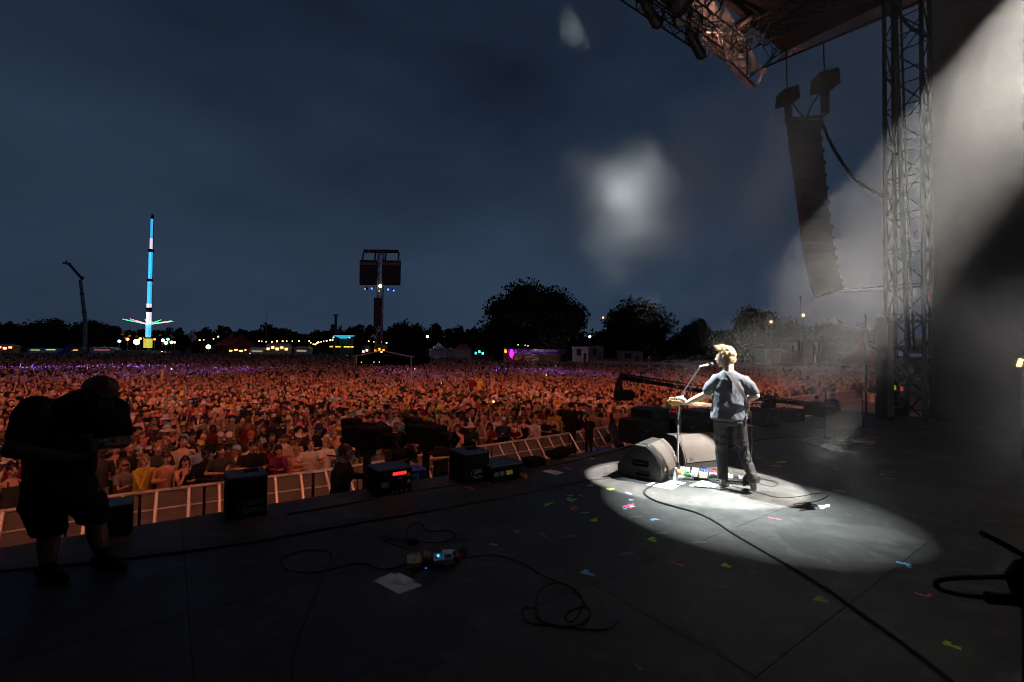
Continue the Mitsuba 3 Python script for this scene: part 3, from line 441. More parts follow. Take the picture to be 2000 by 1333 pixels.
VV, FF, CC, base = [], [], [], 0
def emit_crowd(idx, n_tpl, mk):
    global base
    tp = [(k, mk(k)) for k in (look(False) for _ in range(n_tpl))]
    for i in idx:
        k, pr = tp[rr.randrange(n_tpl)]; k2 = look(OUT[i] < .6); p = ALL[i]; cm = {'body': SKIN[k2['skin']], 'hair': HAIR[k2['hairc']], 'top': SHIRT[k2['shirt']] if k2['top'] != 'bare' else SKIN[k2['skin']], 'hat': SHIRT[k2['hatc']], 'trousers': SHIRT['navy'], 'face': (.05, .02, .02)}
        cm['arm'] = cm['top'] if k2['top'] in ('long', 'jacket') else cm['body']
        a = yaw_to(p, STAGE_PT) + rr.gauss(0, .25); c, s = math.cos(a), math.sin(a); sc = rr.uniform(.95, 1.05)
        v = tp_cache(pr); w = v[0] * sc; VV.append(np.c_[w[:, 0] * c - w[:, 1] * s + p[0], w[:, 0] * s + w[:, 1] * c + p[1], w[:, 2] + gz_at(p) + rr.uniform(0, .06)]); FF.append(v[1] + base); base += len(w)
        CC.append(np.repeat([cm[x] for x in v[2]], v[3], axis=0))
_tpc = {}
def tp_cache(pr):
    if id(pr) not in _tpc: m = cat(list(pr.values())); _tpc[id(pr)] = (np.asarray(m.vertices), np.asarray(m.faces), list(pr), [len(x.vertices) for x in pr.values()], pr)
    return _tpc[id(pr)]
def gz_at(p): return G
D = np.hypot(*ALL.T); rest = np.arange(NIND, len(ALL)); mid = [i for i in rest if D[i] < 27]; far = [i for i in rest if 27 <= D[i] < 62]; vfar = [i for i in rest if D[i] >= 62]
emit_crowd(mid, 60, lambda k: template(1, k)); emit_crowd(far, 60, lambda k: far_template(k, False)); emit_crowd(vfar, 60, lambda k: far_template(k, True))
print('crowd', len(mid), len(far), len(vfar), sum(len(f) for f in FF))
put('crowd', (np.vstack(VV), np.vstack(FF)), M_COL, False, color=np.vstack(CC)); labels['crowd'] = {'kind': 'stuff', 'label': 'dense festival crowd filling the field as far as the trees'}
# ================================================================== smooth bodies from joints
def ell(c, r, yaw=0.0, tilt=(0, 0)): return m3.Manifold.sphere(1.0, 24).scale([float(x) for x in np.broadcast_to(r, 3)]).rotate([math.degrees(tilt[0]), math.degrees(tilt[1]), math.degrees(yaw)]).translate([float(x) for x in c])
def hull(*ms): return m3.Manifold.batch_hull(list(ms))
def bone(p, q, r, r2): return hull(ell(p, r), ell(q, r2))
def chain(P, R): return [bone(P[i], P[i + 1], R[i], R[i + 1]) for i in range(len(P) - 1)]
def melt(parts, L=0.02, it=8, wrinkle=None, cuts=()):
    m = m3.Manifold.batch_boolean(parts, m3.OpType.Add)
    for n, off in cuts: m = m.trim_by_plane([float(x) for x in n], float(off))
    m = m.refine_to_length(L).to_mesh(); t = trimesh.Trimesh(m.vert_properties[:, :3], m.tri_verts, process=True)
    trimesh.smoothing.filter_taubin(t, lamb=0.5, nu=0.52, iterations=it)
    if wrinkle is not None: v = np.asarray(t.vertices); t.vertices = v + np.asarray(t.vertex_normals) * wrinkle(v)[:, None]
    return t
def hand_m(w, d, up, side, r=0.012, curl=(0.5, 0.9), ln=1.0, spread=1.0):
    """palm, four fingers and a thumb past wrist w: d along the hand, up = back of the hand, side = towards the little finger"""
    d, up, side = (np.asarray(x, float) / np.linalg.norm(x) for x in (d, up, side)); out = [hull(ell(w, .021), ell(w + d * .085 + side * .03, .012), ell(w + d * .09 - side * .03, .012), ell(w + d * .03 - side * .026, .014))]
    for i, (l, o) in enumerate(((.075, -.031), (.084, -.010), (.078, .011), (.06, .031))):
        l *= ln; p0 = w + d * .075 + side * o * spread; a = curl[0]; p1 = p0 + (d * math.cos(a) - up * math.sin(a)) * l * .45; b = a + curl[1]; p2 = p1 + (d * math.cos(b) - up * math.sin(b)) * l * .33; c = b + curl[1] * .7; p3 = p2 + (d * math.cos(c) - up * math.sin(c)) * l * .25; out += chain([p0, p1, p2, p3], [r * .85, r * .8, r * .7, r * .6])
    t0 = w + d * .02 - side * .024; out += chain([t0, t0 + d * .03 - side * .024 - up * .01, t0 + d * .06 - side * .026 - up * .03], [r * 1.1, r * .95, r * .75]); return out
def folds(f, a, seed, kz=1.0): return lambda v: a * (meshkit.fbm(np.c_[v[:, 0] * f, v[:, 1] * f, v[:, 2] * f * kz], 3, seed) - .5)
def head_m(c, f, up, s=1.0, jaw=1.0):
    """skull, jaw, nose, ears about the head centre; f = where the face looks"""
    f = np.asarray(f, float) / np.linalg.norm(f); up = np.asarray(up, float); up = up - f * (up @ f); up /= np.linalg.norm(up); r = np.cross(f, up); W = lambda x, y, z: c + (r * x + f * y + up * z) * s
    yaw = math.atan2(f[1], f[0]) - math.pi / 2; E = lambda q, rad: ell(W(*q), np.array(rad) * s, yaw)
    out = [E((0, -.012, .032), (.076, .096, .086)), hull(E((0, .03, .0), (.062, .06, .06)), E((0, .062, -.088), (.026, .024, .018)), E((.042, .0, -.06), (.018, .022, .02)), E((-.042, .0, -.06), (.018, .022, .02))),
           hull(E((0, .092, .02), (.008, .008, .012)), E((0, .112, -.022), (.012, .011, .01)), E((.013, .096, -.026), (.008, .008, .007)), E((-.013, .096, -.026), (.008, .008, .007))), hull(E((.03, .08, .032), (.022, .012, .008)), E((-.03, .08, .032), (.022, .012, .008))), hull(E((.016, .088, -.052), (.01, .008, .007)), E((-.016, .088, -.052), (.01, .008, .007)))]
    for x in (-1, 1): out.append(hull(E((x * .077, -.008, .022), (.008, .02, .016)), E((x * .076, -.004, -.022), (.007, .012, .012))))
    return out, W, E
# ------------------------------------------------------------------ the singer
SP = fl(1432, 957); SYAW = -math.radians(12); SM = frame([SP[0], SP[1], 0], SYAW)
V3 = lambda *a: np.array(a, float)
sl = Thing('person', 'singer seen from behind in a grey-blue t-shirt and dark trousers in the white beam', 'person')
def spart(name, m, mt, smooth=True, **kw): m = m.copy(); m.apply_transform(SM); return sl.part(name, m, mt, smooth, **kw)
hc = V3(-.085, .03, 1.672); face_d = V3(-.86, .5, .02)
hp, HW, HE = head_m(hc, face_d, V3(-.05, .0, 1), 1.1)
LS, LE_, LW = V3(-.215, .02, 1.42), V3(-.31, .15, 1.185), V3(-.52, .235, 1.06); RS, RE, RW = V3(.15, .0, 1.41), V3(.255, -.05, 1.205), V3(.135, .20, 1.09)
arm = lambda a, b, c: chain([a, a * .45 + b * .55, b], [.04, .042, .043]) + chain([b, b * .62 + c * .38, c], [.043, .043, .029])
mat('singer_skin', (0.62, 0.42, 0.33), 0.5, spec=0.4); mat('singer_hair', proc(lambda p, n, uv: mix((0.36, 0.23, 0.11), (0.60, 0.45, 0.26), fbm(p.x * 60, p.y * 60, p.z * 25, 3))), 0.5)
body = hp + chain([V3(-.055, 0, 1.40), V3(-.06, .0, 1.52), hc + V3(.02, -.02, -.03)], [.085, .068, .066]) + arm(LS, LE_, LW) + arm(RS, RE, RW)
body += hand_m(LW, V3(-.62, .55, .25), V3(-.3, -.8, .3), V3(.3, .1, -1), curl=(.55, .8)) + hand_m(RW, V3(-.9, .3, -.3), V3(.2, .9, .4), V3(.2, .3, -1), curl=(.6, .7))
spart('body', melt(body, .012, 6), 'mat_singer_skin')
# hair: short sides, quiff pushed up over the forehead, facing left
def hair_w(v): n = meshkit.fbm(np.c_[v[:, 0] * 45, v[:, 1] * 45, v[:, 2] * 22], 3, 4) - .5; return n * .03
hh = [HE((0, -.022, .045), (.081, .096, .078)), HE((0, -.05, .0), (.073, .066, .085)), hull(HE((0, .05, .095), (.062, .03, .02)), HE((0, -.03, .10), (.066, .06, .03))), hull(HE((0, .085, .10), (.045, .015, .012)), HE((0, .06, .128), (.045, .02, .014))), HE((.0, .03, .125), (.05, .04, .02)), HE((.0, -.02, .122), (.055, .05, .02))]
gh = np.random.default_rng(2)
for k in range(60): x, y = gh.uniform(-.055, .055), gh.uniform(-.05, .09); hh.append(bone(HW(x, y, .105), HW(x * 1.15 + gh.normal(0, .008), y + .018 + gh.normal(0, .01), .135 + gh.uniform(0, .025) * (1 if y > 0 else .3)), .009, .0035))
spart('hair', melt(hh, .0085, 3, hair_w), 'mat_singer_hair')
# t-shirt: boxy, open at hem, neck and sleeves
mat('singer_shirt', proc(lambda p, n, uv: mi.Color3f(.105, .113, .135) * (0.85 + .3 * fbm(p.x * 40, p.y * 40, p.z * 40, 2))), 0.85, spec=0.2, sheen=0.3)
sh = [hull(ell((-.05, .02, .90), (.215, .15, .03)), ell((-.045, .02, 1.12), (.2, .135, .05)), ell((-.04, .01, 1.28), (.19, .135, .06)), ell((-.055, .0, 1.40), (.165, .105, .05))), hull(ell((-.04, .0, 1.405), (.19, .1, .05)), ell((-.06, .0, 1.49), (.095, .08, .025))),
      hull(ell((-.16, .01, 1.40), .075), ell(LS * .5 + LE_ * .5, .068), ell(LS * .33 + LE_ * .67 + V3(0, 0, -.01), .068)), hull(ell((.08, .0, 1.39), .075), ell(RS * .55 + RE * .45, .066), ell(RS * .25 + RE * .75, .062))]
def shirt_w(v):
    q = np.c_[v[:, 0] * 9 + v[:, 2] * 3.5, v[:, 1] * 9, v[:, 2] * 4.0]; n = 1 - 2 * abs(meshkit.fbm(q, 3, 21) - .5); q2 = np.c_[v[:, 0] * 16 - v[:, 2] * 7, v[:, 1] * 14, v[:, 2] * 6]; return .024 * (n - .66) * (.5 + .6 * np.clip((1.45 - v[:, 2]) / .4, 0, 1)) + .012 * (meshkit.fbm(q2, 2, 5) - .5)
spart('t_shirt', melt(sh, .011, 7, shirt_w, [((0, 0, 1), .885)]), 'mat_singer_shirt')
# trousers
mat('singer_trousers', proc(lambda p, n, uv: mi.Color3f(.030, .028, .031) * (0.8 + .4 * fbm(p.x * 60, p.y * 60, p.z * 60, 2))), 0.7, spec=0.3, sheen=0.2)
LK, RK, LA, RA = V3(-.120, .10, .50), V3(.118, .02, .50), V3(-.108, .09, .125), V3(.205, -.13, .165)
tr = [hull(ell((-.045, .02, .98), (.165, .115, .04)), ell((-.13, .02, .86), (.10, .125, .06)), ell((.045, .01, .86), (.105, .125, .06))), hull(ell((-.13, .03, .86), (.105, .12, .05)), ell(LK, (.074, .082, .06))), hull(ell((.05, .01, .86), (.105, .12, .05)), ell(RK, (.072, .08, .06))),
      hull(ell(LK, (.074, .082, .06)), ell(LA, (.062, .068, .02))), hull(ell(RK, (.072, .08, .06)), ell(RA, (.060, .066, .02)))]
def trou_w(v):
    q = np.c_[v[:, 0] * 7 + v[:, 2] * 5, v[:, 1] * 7, v[:, 2] * 13]; n = 1 - 2 * abs(meshkit.fbm(q, 2, 31) - .5); k = np.exp(-((v[:, 2] - .52) / .2) ** 2) + .8 * np.exp(-((v[:, 2] - .2) / .09) ** 2) + .7 * np.exp(-((v[:, 2] - .82) / .08) ** 2); return .022 * (n - .75) * (.25 + .75 * k)
spart('trousers', melt(tr, .012, 6, trou_w, [((0, 0, 1), .118)]), 'mat_singer_trousers')
for nm, a, c in (('turn_up', LA, .135), ('turn_up', RA, .165)): spart(nm, tube([a + V3(0, 0, -.012), a + V3(0, 0, .035)], .064, 18, False, .070), 'mat_singer_trousers')
def shoe(heel, toe, ank):
    d = toe - heel; L = np.linalg.norm(d); d /= L; s = np.cross(d, [0, 0, 1.0]); s /= np.linalg.norm(s); u = np.cross(s, d)
    up = melt([hull(ell(heel + d * .035 + u * .05, .04), ell(heel + d * .05 + u * .095, .036), ell(heel + d * .12 + u * .06, .042)), hull(ell(heel + d * .1 + u * .06, .042), ell(heel + d * (L - .09) + u * .038, .043), ell(heel + d * (L - .035) + u * .03, .033))] , .012, 5)
    so = melt([hull(*[ell(heel + d * t + s * w + u * .012, .012) for t, w in ((.02, .026), (.02, -.026), (.1, .034), (.1, -.034), (L - .07, .045), (L - .07, -.04), (L - .015, .02), (L - .015, -.015))]), hull(*[ell(heel + d * t + s * w + u * z, .009) for t in (.015, .085) for w in (.028, -.028) for z in (.0, -.018)])], .02, 1)
    k = spart('shoe', up, 'mat_leather'); m = so.copy(); m.apply_transform(SM); sub(k, 'sole', m, M_BLK, 40); m = tube([ank + u * 0 + V3(0, 0, .04), ank - V3(0, 0, .03), heel + d * .05 + u * .06], [.037, .037, .034], 10); m.apply_transform(SM); sl.part('sock', m, M_GREY, 40)
mat('leather', (0.006, 0.006, 0.006), 0.32, spec=0.4)
inv = np.linalg.inv(SM); loc = lambda p: (inv @ np.r_[p, 1])[:3]
hl, tl = loc(fl(1421, 952)), loc(fl(1386, 944)); shoe(V3(hl[0], hl[1] + .0, .03), V3(tl[0] + .0, tl[1] + .12, .022), LA + V3(0, 0, -.05))
hr, tr_ = loc(fl(1476, 958)), loc(fl(1461, 963)); shoe(V3(hr[0] + .0, hr[1] - .03, .13), V3(tr_[0] - .0, tr_[1] + .2, .02), RA + V3(0, 0, -.06))
# in-ear wire
m = tube(curve([HW(.085, -.01, .0), HW(.09, -.03, -.06), V3(.0, -.08, 1.47)]), .0035, 5); m.apply_transform(SM); sl.part('earpiece_wire', m, M_WHITE)
# ------------------------------------------------------------------ guitar and strap
gt = Thing('electric_guitar', 'electric guitar with pale wooden neck held by the singer', 'guitar')
def gpart(name, m, mt, smooth=False, **kw): m = m.copy(); m.apply_transform(SM); return gt.part(name, m, mt, smooth, **kw)
NUT, JOIN = V3(-.585, .275, 1.05), V3(-.17, .235, 1.04); gd = (NUT - JOIN) / np.linalg.norm(NUT - JOIN); gs = V3(0, -.25, .97); gs = gs - gd * (gs @ gd); gs /= np.linalg.norm(gs); gn = np.cross(gd, gs)
mat('maple', proc(lambda p, n, uv: mix((0.52, 0.34, 0.13), (0.68, 0.48, 0.22), fbm(p.x * 12, p.y * 12, p.z * 90, 3))), 0.25, clearcoat=0.6); mat('guitar_body', (0.5, 0.42, 0.28), 0.2, clearcoat=0.8)
gpart('neck', tube([JOIN - gd * .1, JOIN, NUT], [.028, .027, .022], 12, True, [.012, .011, .010], gs), 'mat_maple', 40)
head = sg.Polygon([(0, -.022), (.03, -.024), (.055, -.040), (.09, -.046), (.13, -.036), (.165, -.022), (.185, .0), (.185, .022), (.165, .036), (.12, .034), (.05, .028), (.0, .022)]).buffer(.006).buffer(-.004)
GM = np.eye(4); GM[:3, 0], GM[:3, 1], GM[:3, 2], GM[:3, 3] = gd, gs, gn, NUT
hm = slab(head, -.008, .007); hm.apply_transform(GM); hk = gpart('headstock', hm, 'mat_maple', 30)
for k in range(6):
    pg = cat(tube([NUT + gd * (.03 + k * .025) + gs * .02 + gn * .012, NUT + gd * (.03 + k * .025) + gs * .048 + gn * .012], .0045, 6), sphere(NUT + gd * (.03 + k * .025) + gs * .058 + gn * .012, (.009, .009, .012), 5, 7)); pg.apply_transform(SM); sub(hk, 'tuning_peg', pg, M_STEEL, 40)
for k in range(6): gpart('string', tube([NUT + gd * .01 + gs * (-.016 + k * .0064) - gn * .012, JOIN - gd * .38 + gs * (-.022 + k * .009) - gn * .03], .0009, 4), M_STEEL)
bo = sg.Polygon([(-.02, -.03), (.03, -.10), (.01, -.15), (-.06, -.155), (-.13, -.125), (-.20, -.135), (-.28, -.165), (-.37, -.14), (-.41, -.05), (-.40, .06), (-.35, .135), (-.26, .15), (-.18, .115), (-.10, .115), (.0, .155), (.07, .15), (.06, .10), (-.01, .04)]).buffer(.02).buffer(-.01)
GB = GM.copy(); GB[:3, 3] = JOIN; bm = slab(bo, -.03, .012); bm.apply_transform(GB); gpart('guitar_body', bm, 'mat_guitar_body', 30)
STR = curve([JOIN + V3(.05, .02, .12), V3(-.17, .13, 1.38), V3(-.115, .03, 1.495), V3(-.085, -.075, 1.485), V3(-.02, -.145, 1.38), V3(.06, -.165, 1.26), V3(.135, -.11, 1.12), V3(.165, .0, 1.03), V3(.15, .14, .99), JOIN - gd * .40], 7)
gpart('strap', tube(STR, .03, 8, True, .0035, [.8, 0, .5]), 'mat_strap', 50); mat('strap', (0.010, 0.009, 0.009), 0.7, spec=.15)
pk = melt([hull(*[ell((.175, -.1 + y, z), .012) for y in (0, .03) for z in (.93, 1.0)])], .02, 1); pk.apply_transform(SM); solo('wireless_pack', pk, M_BLK, 'small black belt pack hanging at the singer\'s right hip', 'belt pack', smooth=40)
# ================================================================== on the stage
def wire(name, pts, r, label, mt=M_RUB, cat_='cable', n=8, lift=True, k=7):
    P = curve(pts, n); P[:, 2] = np.maximum(P[:, 2], r) if lift else P[:, 2]; return solo(name, tube(P, r, k), mt, label, cat_, smooth=50)
F = lambda *pp: [fl(x, y, .006) for x, y in pp]
# microphone on its boom stand
ms = fl(1324, 925); st = Thing('microphone_stand', 'black boom microphone stand in front of the singer', 'microphone stand')
top_ = at(1327, 778, ms[1]); mic_tip = at(1392, 711, ms[1] + .12); mic_tail = at(1368, 716, ms[1] + .05)
st.part('pole', tube([ms + [0, 0, .05], ms + [0, 0, .75]], .014, 10), M_GREY, 40); st.part('inner_pole', tube([ms + [0, 0, .72], top_], .009, 8), M_STEEL, 40); st.part('collar', tube([ms + [0, 0, .70], ms + [0, 0, .78]], .021, 10), M_BLK, 40)
st.part('hub', tube([ms + [0, 0, .0], ms + [0, 0, .03], ms + [0, 0, .10], ms + [0, 0, .16]], [.075, .075, .035, .02], 14), M_BLK, 40)
for a in (.4, 2.5, 4.6): st.part('leg', rod(ms + [0, 0, .07], ms + [.33 * math.cos(a), .33 * math.sin(a), .012], .009), M_BLK)
bd = mic_tail - top_; b0 = top_ - bd * .12; st.part('boom_arm', tube([b0, mic_tail], .006, 7), M_DGREY, 40); st.part('clamp', cbox(.05, .05, .07, .012, top_ - [0, 0, .04]), M_STEEL); st.part('counterweight', tube([b0 - bd * .02, b0 + bd * .02], .014, 8), M_STEEL, 40); st.part('wing_nut', tube([top_ + V3(-.05, -.02, .01), top_ + V3(.05, -.02, .03)], .008, 6), M_WHITE)
d = mic_tip - mic_tail; L = np.linalg.norm(d); d /= L
mc = Thing('microphone', 'grey handheld microphone pointing at the singer\'s mouth', 'microphone'); mc.part('handle', tube([mic_tail - d * .02, mic_tail, mic_tail + d * .13], [.009, .011, .018], 10), M_STEEL, 40); mc.part('grille', sphere(mic_tip - d * .02, .027, 10, 14), M_DGREY, True)
wire('microphone_cable', [mic_tail - d * .02, top_ + V3(.12, -.03, .06), top_ + V3(.02, -.03, -.1), ms + V3(.03, -.03, .6), ms + V3(.05, -.05, .3), ms + V3(.10, -.06, .006)], .003, 'thin microphone cable hanging down the stand', lift=True)
# wedge monitors
def wedge(px, py, yaw, label, s=1.0):
    t = Thing('stage_monitor', label, 'stage monitor', 'wedge monitors at the singer\'s feet'); M = frame(np.r_[fl(px, py)[:2], 0], yaw)
    def p(name, m, mt, smooth=False): m = m.copy(); m.apply_scale(s); m.apply_transform(M); return t.part(name, m, mt, smooth)
    W = .72; prof = [(-.27, 0), (.28, 0), (.315, .06), (.10, .40), (-.06, .435), (-.27, .12)]      # front (baffle) side towards +x
    fr = [(-.27, .0), (.30, .0)] + [(.31 - .24 * (1 - math.cos(a)) * 1.0 - .05 * a, .04 + .40 * math.sin(a)) for a in np.linspace(0.1, 1.25, 8)] + [(-.05, .43), (-.27, .16)]
    side = sg.Polygon(fr).buffer(.008).buffer(-.004); body = trimesh.creation.extrude_polygon(side, W); body.apply_transform(np.array([[1, 0, 0, 0], [0, 0, -1, W / 2], [0, 1, 0, 0], [0, 0, 0, 1.0]]))
    cup = cbox(.2, .03, .13, .02, (.0, -W / 2, .1)); b = m3.Manifold(m3.Mesh(np.asarray(body.vertices, np.float32), np.asarray(body.faces, np.uint32)))
    for sg_ in (-1, 1): b = b - m3.Manifold.cube([.22, .10, .085], True).translate([.03, sg_ * W / 2, .21]) - m3.Manifold.cube([.18, .10, .075], True).translate([.06, sg_ * W / 2, .09])
    mm = b.to_mesh(); p('cabinet', trimesh.Trimesh(mm.vert_properties[:, :3], mm.tri_verts), 'mat_wedge', 25)
    G_ = np.array([[[.312 - .24 * (1 - math.cos(a)) - .05 * a + .006, y, .05 + .40 * math.sin(a) + .006] for y in np.linspace(-W / 2 + .03, W / 2 - .03, 9)] for a in np.linspace(0.1, 1.22, 10)]); p('grille', sheet(G_, .012), 'mat_grille', 40)
    for y in (-W / 2 + .012, W / 2 - .012): p('edge_trim', tube([[.318 - .24 * (1 - math.cos(a)) - .05 * a, y, .05 + .40 * math.sin(a)] for a in np.linspace(.1, 1.25, 8)], .011, 6), 'mat_trim', 40)
    g0 = G_[1, 1]; p('badge', cat(*[mv(box(.006, .02, .045 - .012 * k), g0 + [.012, .025 * k, -.02]) for k in range(2)]), M_STEEL); p('handle_bar', rod([.03 - .1, -W / 2 + .02, .21], [.03 + .1, -W / 2 + .02, .21], .012), M_BLK); return t
mat('wedge', proc(lambda p, n, uv: mi.Color3f(.014 + .01 * fbm(p.x * 60, p.y * 60, p.z * 60, 2))), 0.55); mat('trim', (.10, .09, .085), .5)
def gril(p, n, uv): c = noise(p.x * 420, p.y * 420, p.z * 420); return mi.Color3f(.055, .046, .040) * (0.6 + .8 * c)
mat('grille', proc(gril), 0.75)
wedge(1264, 925, math.radians(-35), 'black wedge monitor nearer the camera with handle cut-out on its side', 1.06); wedge(1345, 905, math.radians(-67), 'black wedge monitor behind the microphone stand, its grille facing the singer', 1.1)
# bottle and towel and papers
bp = fl(1320, 946); bt = Thing('water_bottle', 'clear water bottle standing on the lit floor by the left wedge', 'bottle'); mat('bottle', (.85, .88, .9), .08, two=False, spec_trans=.75)
bt.part('bottle_body', tube([bp + [0, 0, z] for z in (.0, .01, .13, .17, .195)], [.028, .033, .033, .02, .013], 16), 'mat_bottle', 40); bt.part('cap', tube([bp + [0, 0, .195], bp + [0, 0, .215]], .016, 12), M_WHITE, 40); bt.part('paper_band', tube([bp + [0, 0, .05], bp + [0, 0, .11]], .0338, 16, False), M_WHITE, 40)
tp = fl(1338, 935); tv = [hull(*[ell(tp + V3(x, y, z), .02) for x, y, z in ((-.09, -.03, .02), (.08, -.06, .02), (.10, .05, .03), (-.05, .07, .04))]), hull(ell(tp + V3(-.03, .0, .05), .035), ell(tp + V3(.06, .03, .045), .03))]
solo('towel', melt(tv, .012, 3, folds(28, .035, 8)), M_WHITE, 'crumpled white towel glaring in the beam beside the bottle', 'towel', smooth=True)
for k, (a, b, c, d_) in enumerate((((1262, 948), (1290, 936), (1340, 944), (1312, 957)), ((1345, 950), (1375, 938), (1412, 944), (1392, 955)))):
    q = np.array([fl(*a), fl(*b), fl(*c), fl(*d_)]); solo('paper_sheet', sheet(np.array([[q[0], q[3]], [q[1], q[2]]]) + [0, 0, .004], .002), M_PAPER, ['white paper sheet on the lit floor left of the bottle', 'white paper sheet on the lit floor right of the towel'][k], 'paper')
# effects pedals: housing, knobs, foot switch, lamp
def pedal(pos, yaw, w, l, h, mt, label, kn=3, led=None, tread=True, group=None, top=None, knob_m=M_BLK):
    t = Thing('effects_pedal', label, 'effects pedal', group); M = lambda m: mv(m, pos, yaw)
    P = [(-l / 2, 0), (l / 2, 0), (l / 2, h), (-l / 2, h * .72)]; hs = trimesh.creation.extrude_polygon(sg.Polygon(P).buffer(.002), w); hs.apply_transform(np.array([[0, 0, 1, -w / 2], [1, 0, 0, 0], [0, 1, 0, 0], [0, 0, 0, 1.0]])); t.part('housing', M(hs), mt, 30)
    sl_ = lambda y: h * (.86 + .28 * y / l)
    for k in range(kn): x = (k - (kn - 1) / 2) * w * .28; t.part('knob', M(tube([[x, l * .3, sl_(l * .3)], [x, l * .3, sl_(l * .3) + .02]], w * .09, 8)), knob_m, 40)
    if tread: t.part('tread', M(cbox(w * .8, l * .4, .008, .002, (0, -l * .24, sl_(-l * .24)))), top or M_BLK)
    else: t.part('foot_switch', M(tube([[0, -l * .3, sl_(-l * .3)], [0, -l * .3, sl_(-l * .3) + .02]], w * .1, 8)), M_STEEL, 40)
    if led is not None: t.part('indicator_lamp', M(sphere([w * .1, l * .05, sl_(l * .05) + .006], .007, 6, 8)), M_WHITE, emit=led)
    return t
mat('tan', (.42, .25, .12), .5); mat('pale_green', (.35, .75, .3), .5); mat('silver', (.6, .6, .62), .35, .5)
# the singer's board: frame on the floor, pedals on it
bc = fl(1392, 936); by = math.radians(-22); bd_ = Thing('pedal_board', 'black pedal board frame at the singer\'s feet', 'pedal board'); BM = lambda x, y, z=0: bc + rotz(by)[:3, :3] @ V3(x, y, z)
for y in (-.13, -.02, .10): bd_.part('rail', mv(cbox(.98, .07, .02, .004, (0, y, .03)), bc, by), M_BLK)
for x in (-.47, .47): bd_.part('side', mv(cbox(.03, .32, .05, .004, (x, 0, 0)), bc, by), M_BLK)
SB = [(-.44, -.10, .085, .14, .05, 'mat_tan', 'tan effects pedal at the left end of the singer\'s board', 2), (-.33, -.12, .075, .13, .05, M_GREEN, 'bright green effects pedal on the singer\'s board', 1), (-.235, -.115, .075, .13, .055, M_WHITE, 'white effects pedal with a small screen beside the green one', 2), (-.12, -.115, .10, .13, .05, M_CREAM, 'cream effects pedal in the near row of the singer\'s board', 3), (0.0, -.11, .09, .13, .05, 'mat_silver', 'silver effects pedal in the near row by the singer\'s left foot', 2), (.20, -.10, .09, .13, .05, M_WHITE, 'white effects pedal behind the singer\'s left leg', 3), (.36, -.10, .08, .12, .045, M_GREY, 'grey effects pedal near the right end of the board', 2), (.45, -.10, .075, .11, .045, M_DGREY, 'dark effects pedal at the right end of the board', 2),
      (-.36, .07, .12, .12, .05, M_WHITE, 'wide white effects pedal at the far left of the board', 3), (-.22, .08, .085, .12, .05, M_CREAM, 'cream effects pedal in the far row behind the green one', 3), (-.10, .08, .09, .12, .05, M_BLUE, 'blue-topped effects pedal in the far row of the board', 2), (.02, .08, .09, .12, .05, M_RED, 'small red effects pedal in the far row of the board', 3), (.13, .08, .09, .12, .05, M_YEL, 'yellowish effects pedal in the far row of the board', 2)]
for x, y, w, l, h, mt, lab, kn in SB: pedal(BM(x, y, .05), by, w, l, h, mt, lab, kn, tread=lab.startswith(('tan', 'bright', 'silver')), group='pedals on the singer\'s board', top=M_ORANGE if 'tan' in lab else None)
# pedals in the dark near the camera
pb = fl(842, 1106); py_ = math.radians(14); PB = lambda x, y, z=0: pb + rotz(py_)[:3, :3] @ V3(x, y, z)
nb_ = Thing('pedal_board', 'small black pedal board in the dark near the paper sheet', 'pedal board'); nb_.part('deck', mv(cbox(.36, .12, .03, .004, (.0, 0, .0)), pb, py_), M_BLK); nb_.part('lettering', cat(text_on('NANO', .012, PB(-.17, -.0625, .008), rotz(py_)[:3, 0], V3(0, 0, 1), .0015), text_on('NANO', .012, PB(.10, -.0625, .008), rotz(py_)[:3, 0], V3(0, 0, 1), .0015)), M_CREAM); nb_.part('indicator_lamp', sphere(PB(-.045, -.062, .015), .0035, 6, 8), M_BLUE, emit=(.2, 1.2, 6.0))
pedal(PB(-.135, 0, .03), py_, .10, .13, .05, M_CREAM, 'cream effects pedal with pale knobs at the left of the small board', 3, None, False, knob_m=M_CREAM); pedal(PB(-.03, .02, .03), py_, .09, .12, .045, M_BROWN, 'dark brown effects pedal with orange lettering on the small board', 2, knob_m=M_ORANGE)
pedal(PB(.05, 0, .03), py_, .06, .11, .045, 'mat_silver', 'silver effects pedal with a glowing blue lamp on the small board', 3, (.5, 3.5, 9.0), False); pedal(PB(.13, 0, .03), py_, .075, .13, .06, M_WHITE, 'white effects pedal with a black tread at the right of the small board', 0); pedal(fl(898, 1092), -.35, .07, .12, .05, M_RED, 'red effects pedal alone right of the small board', 3, None, False)
# papers
q = np.array([fl(729, 1135), fl(765, 1120), fl(824, 1145), fl(779, 1162)]); pp_ = Thing('set_list', 'white printed sheet lying in the dark below the small pedal board', 'paper'); pp_.part('sheet', sheet(np.array([[q[0], q[3]], [q[1], q[2]]]) + [0, 0, .004], .0016), M_PAPER)
u, w_ = q[3] - q[0], q[1] - q[0]; r5 = random.Random(3); pp_.part('print', cat([sheet(np.array([[q[0] + u * (.30 + .05 * k) + w_ * a_, q[0] + u * (.30 + .05 * k + .018) + w_ * a_], [q[0] + u * (.30 + .05 * k) + w_ * b_, q[0] + u * (.30 + .05 * k + .018) + w_ * b_]]) + [0, 0, .0052], .0006) for k in range(9) for a_, b_ in [(.30 + r5.uniform(0, .2), .62 + r5.uniform(0, .22))]]), M_BLK); pp_.part('fold', sheet(np.array([[fl(770, 1124), fl(800, 1137)], [fl(779, 1121), fl(812, 1137)]]) + [0, 0, .009], .002), M_PAPER)
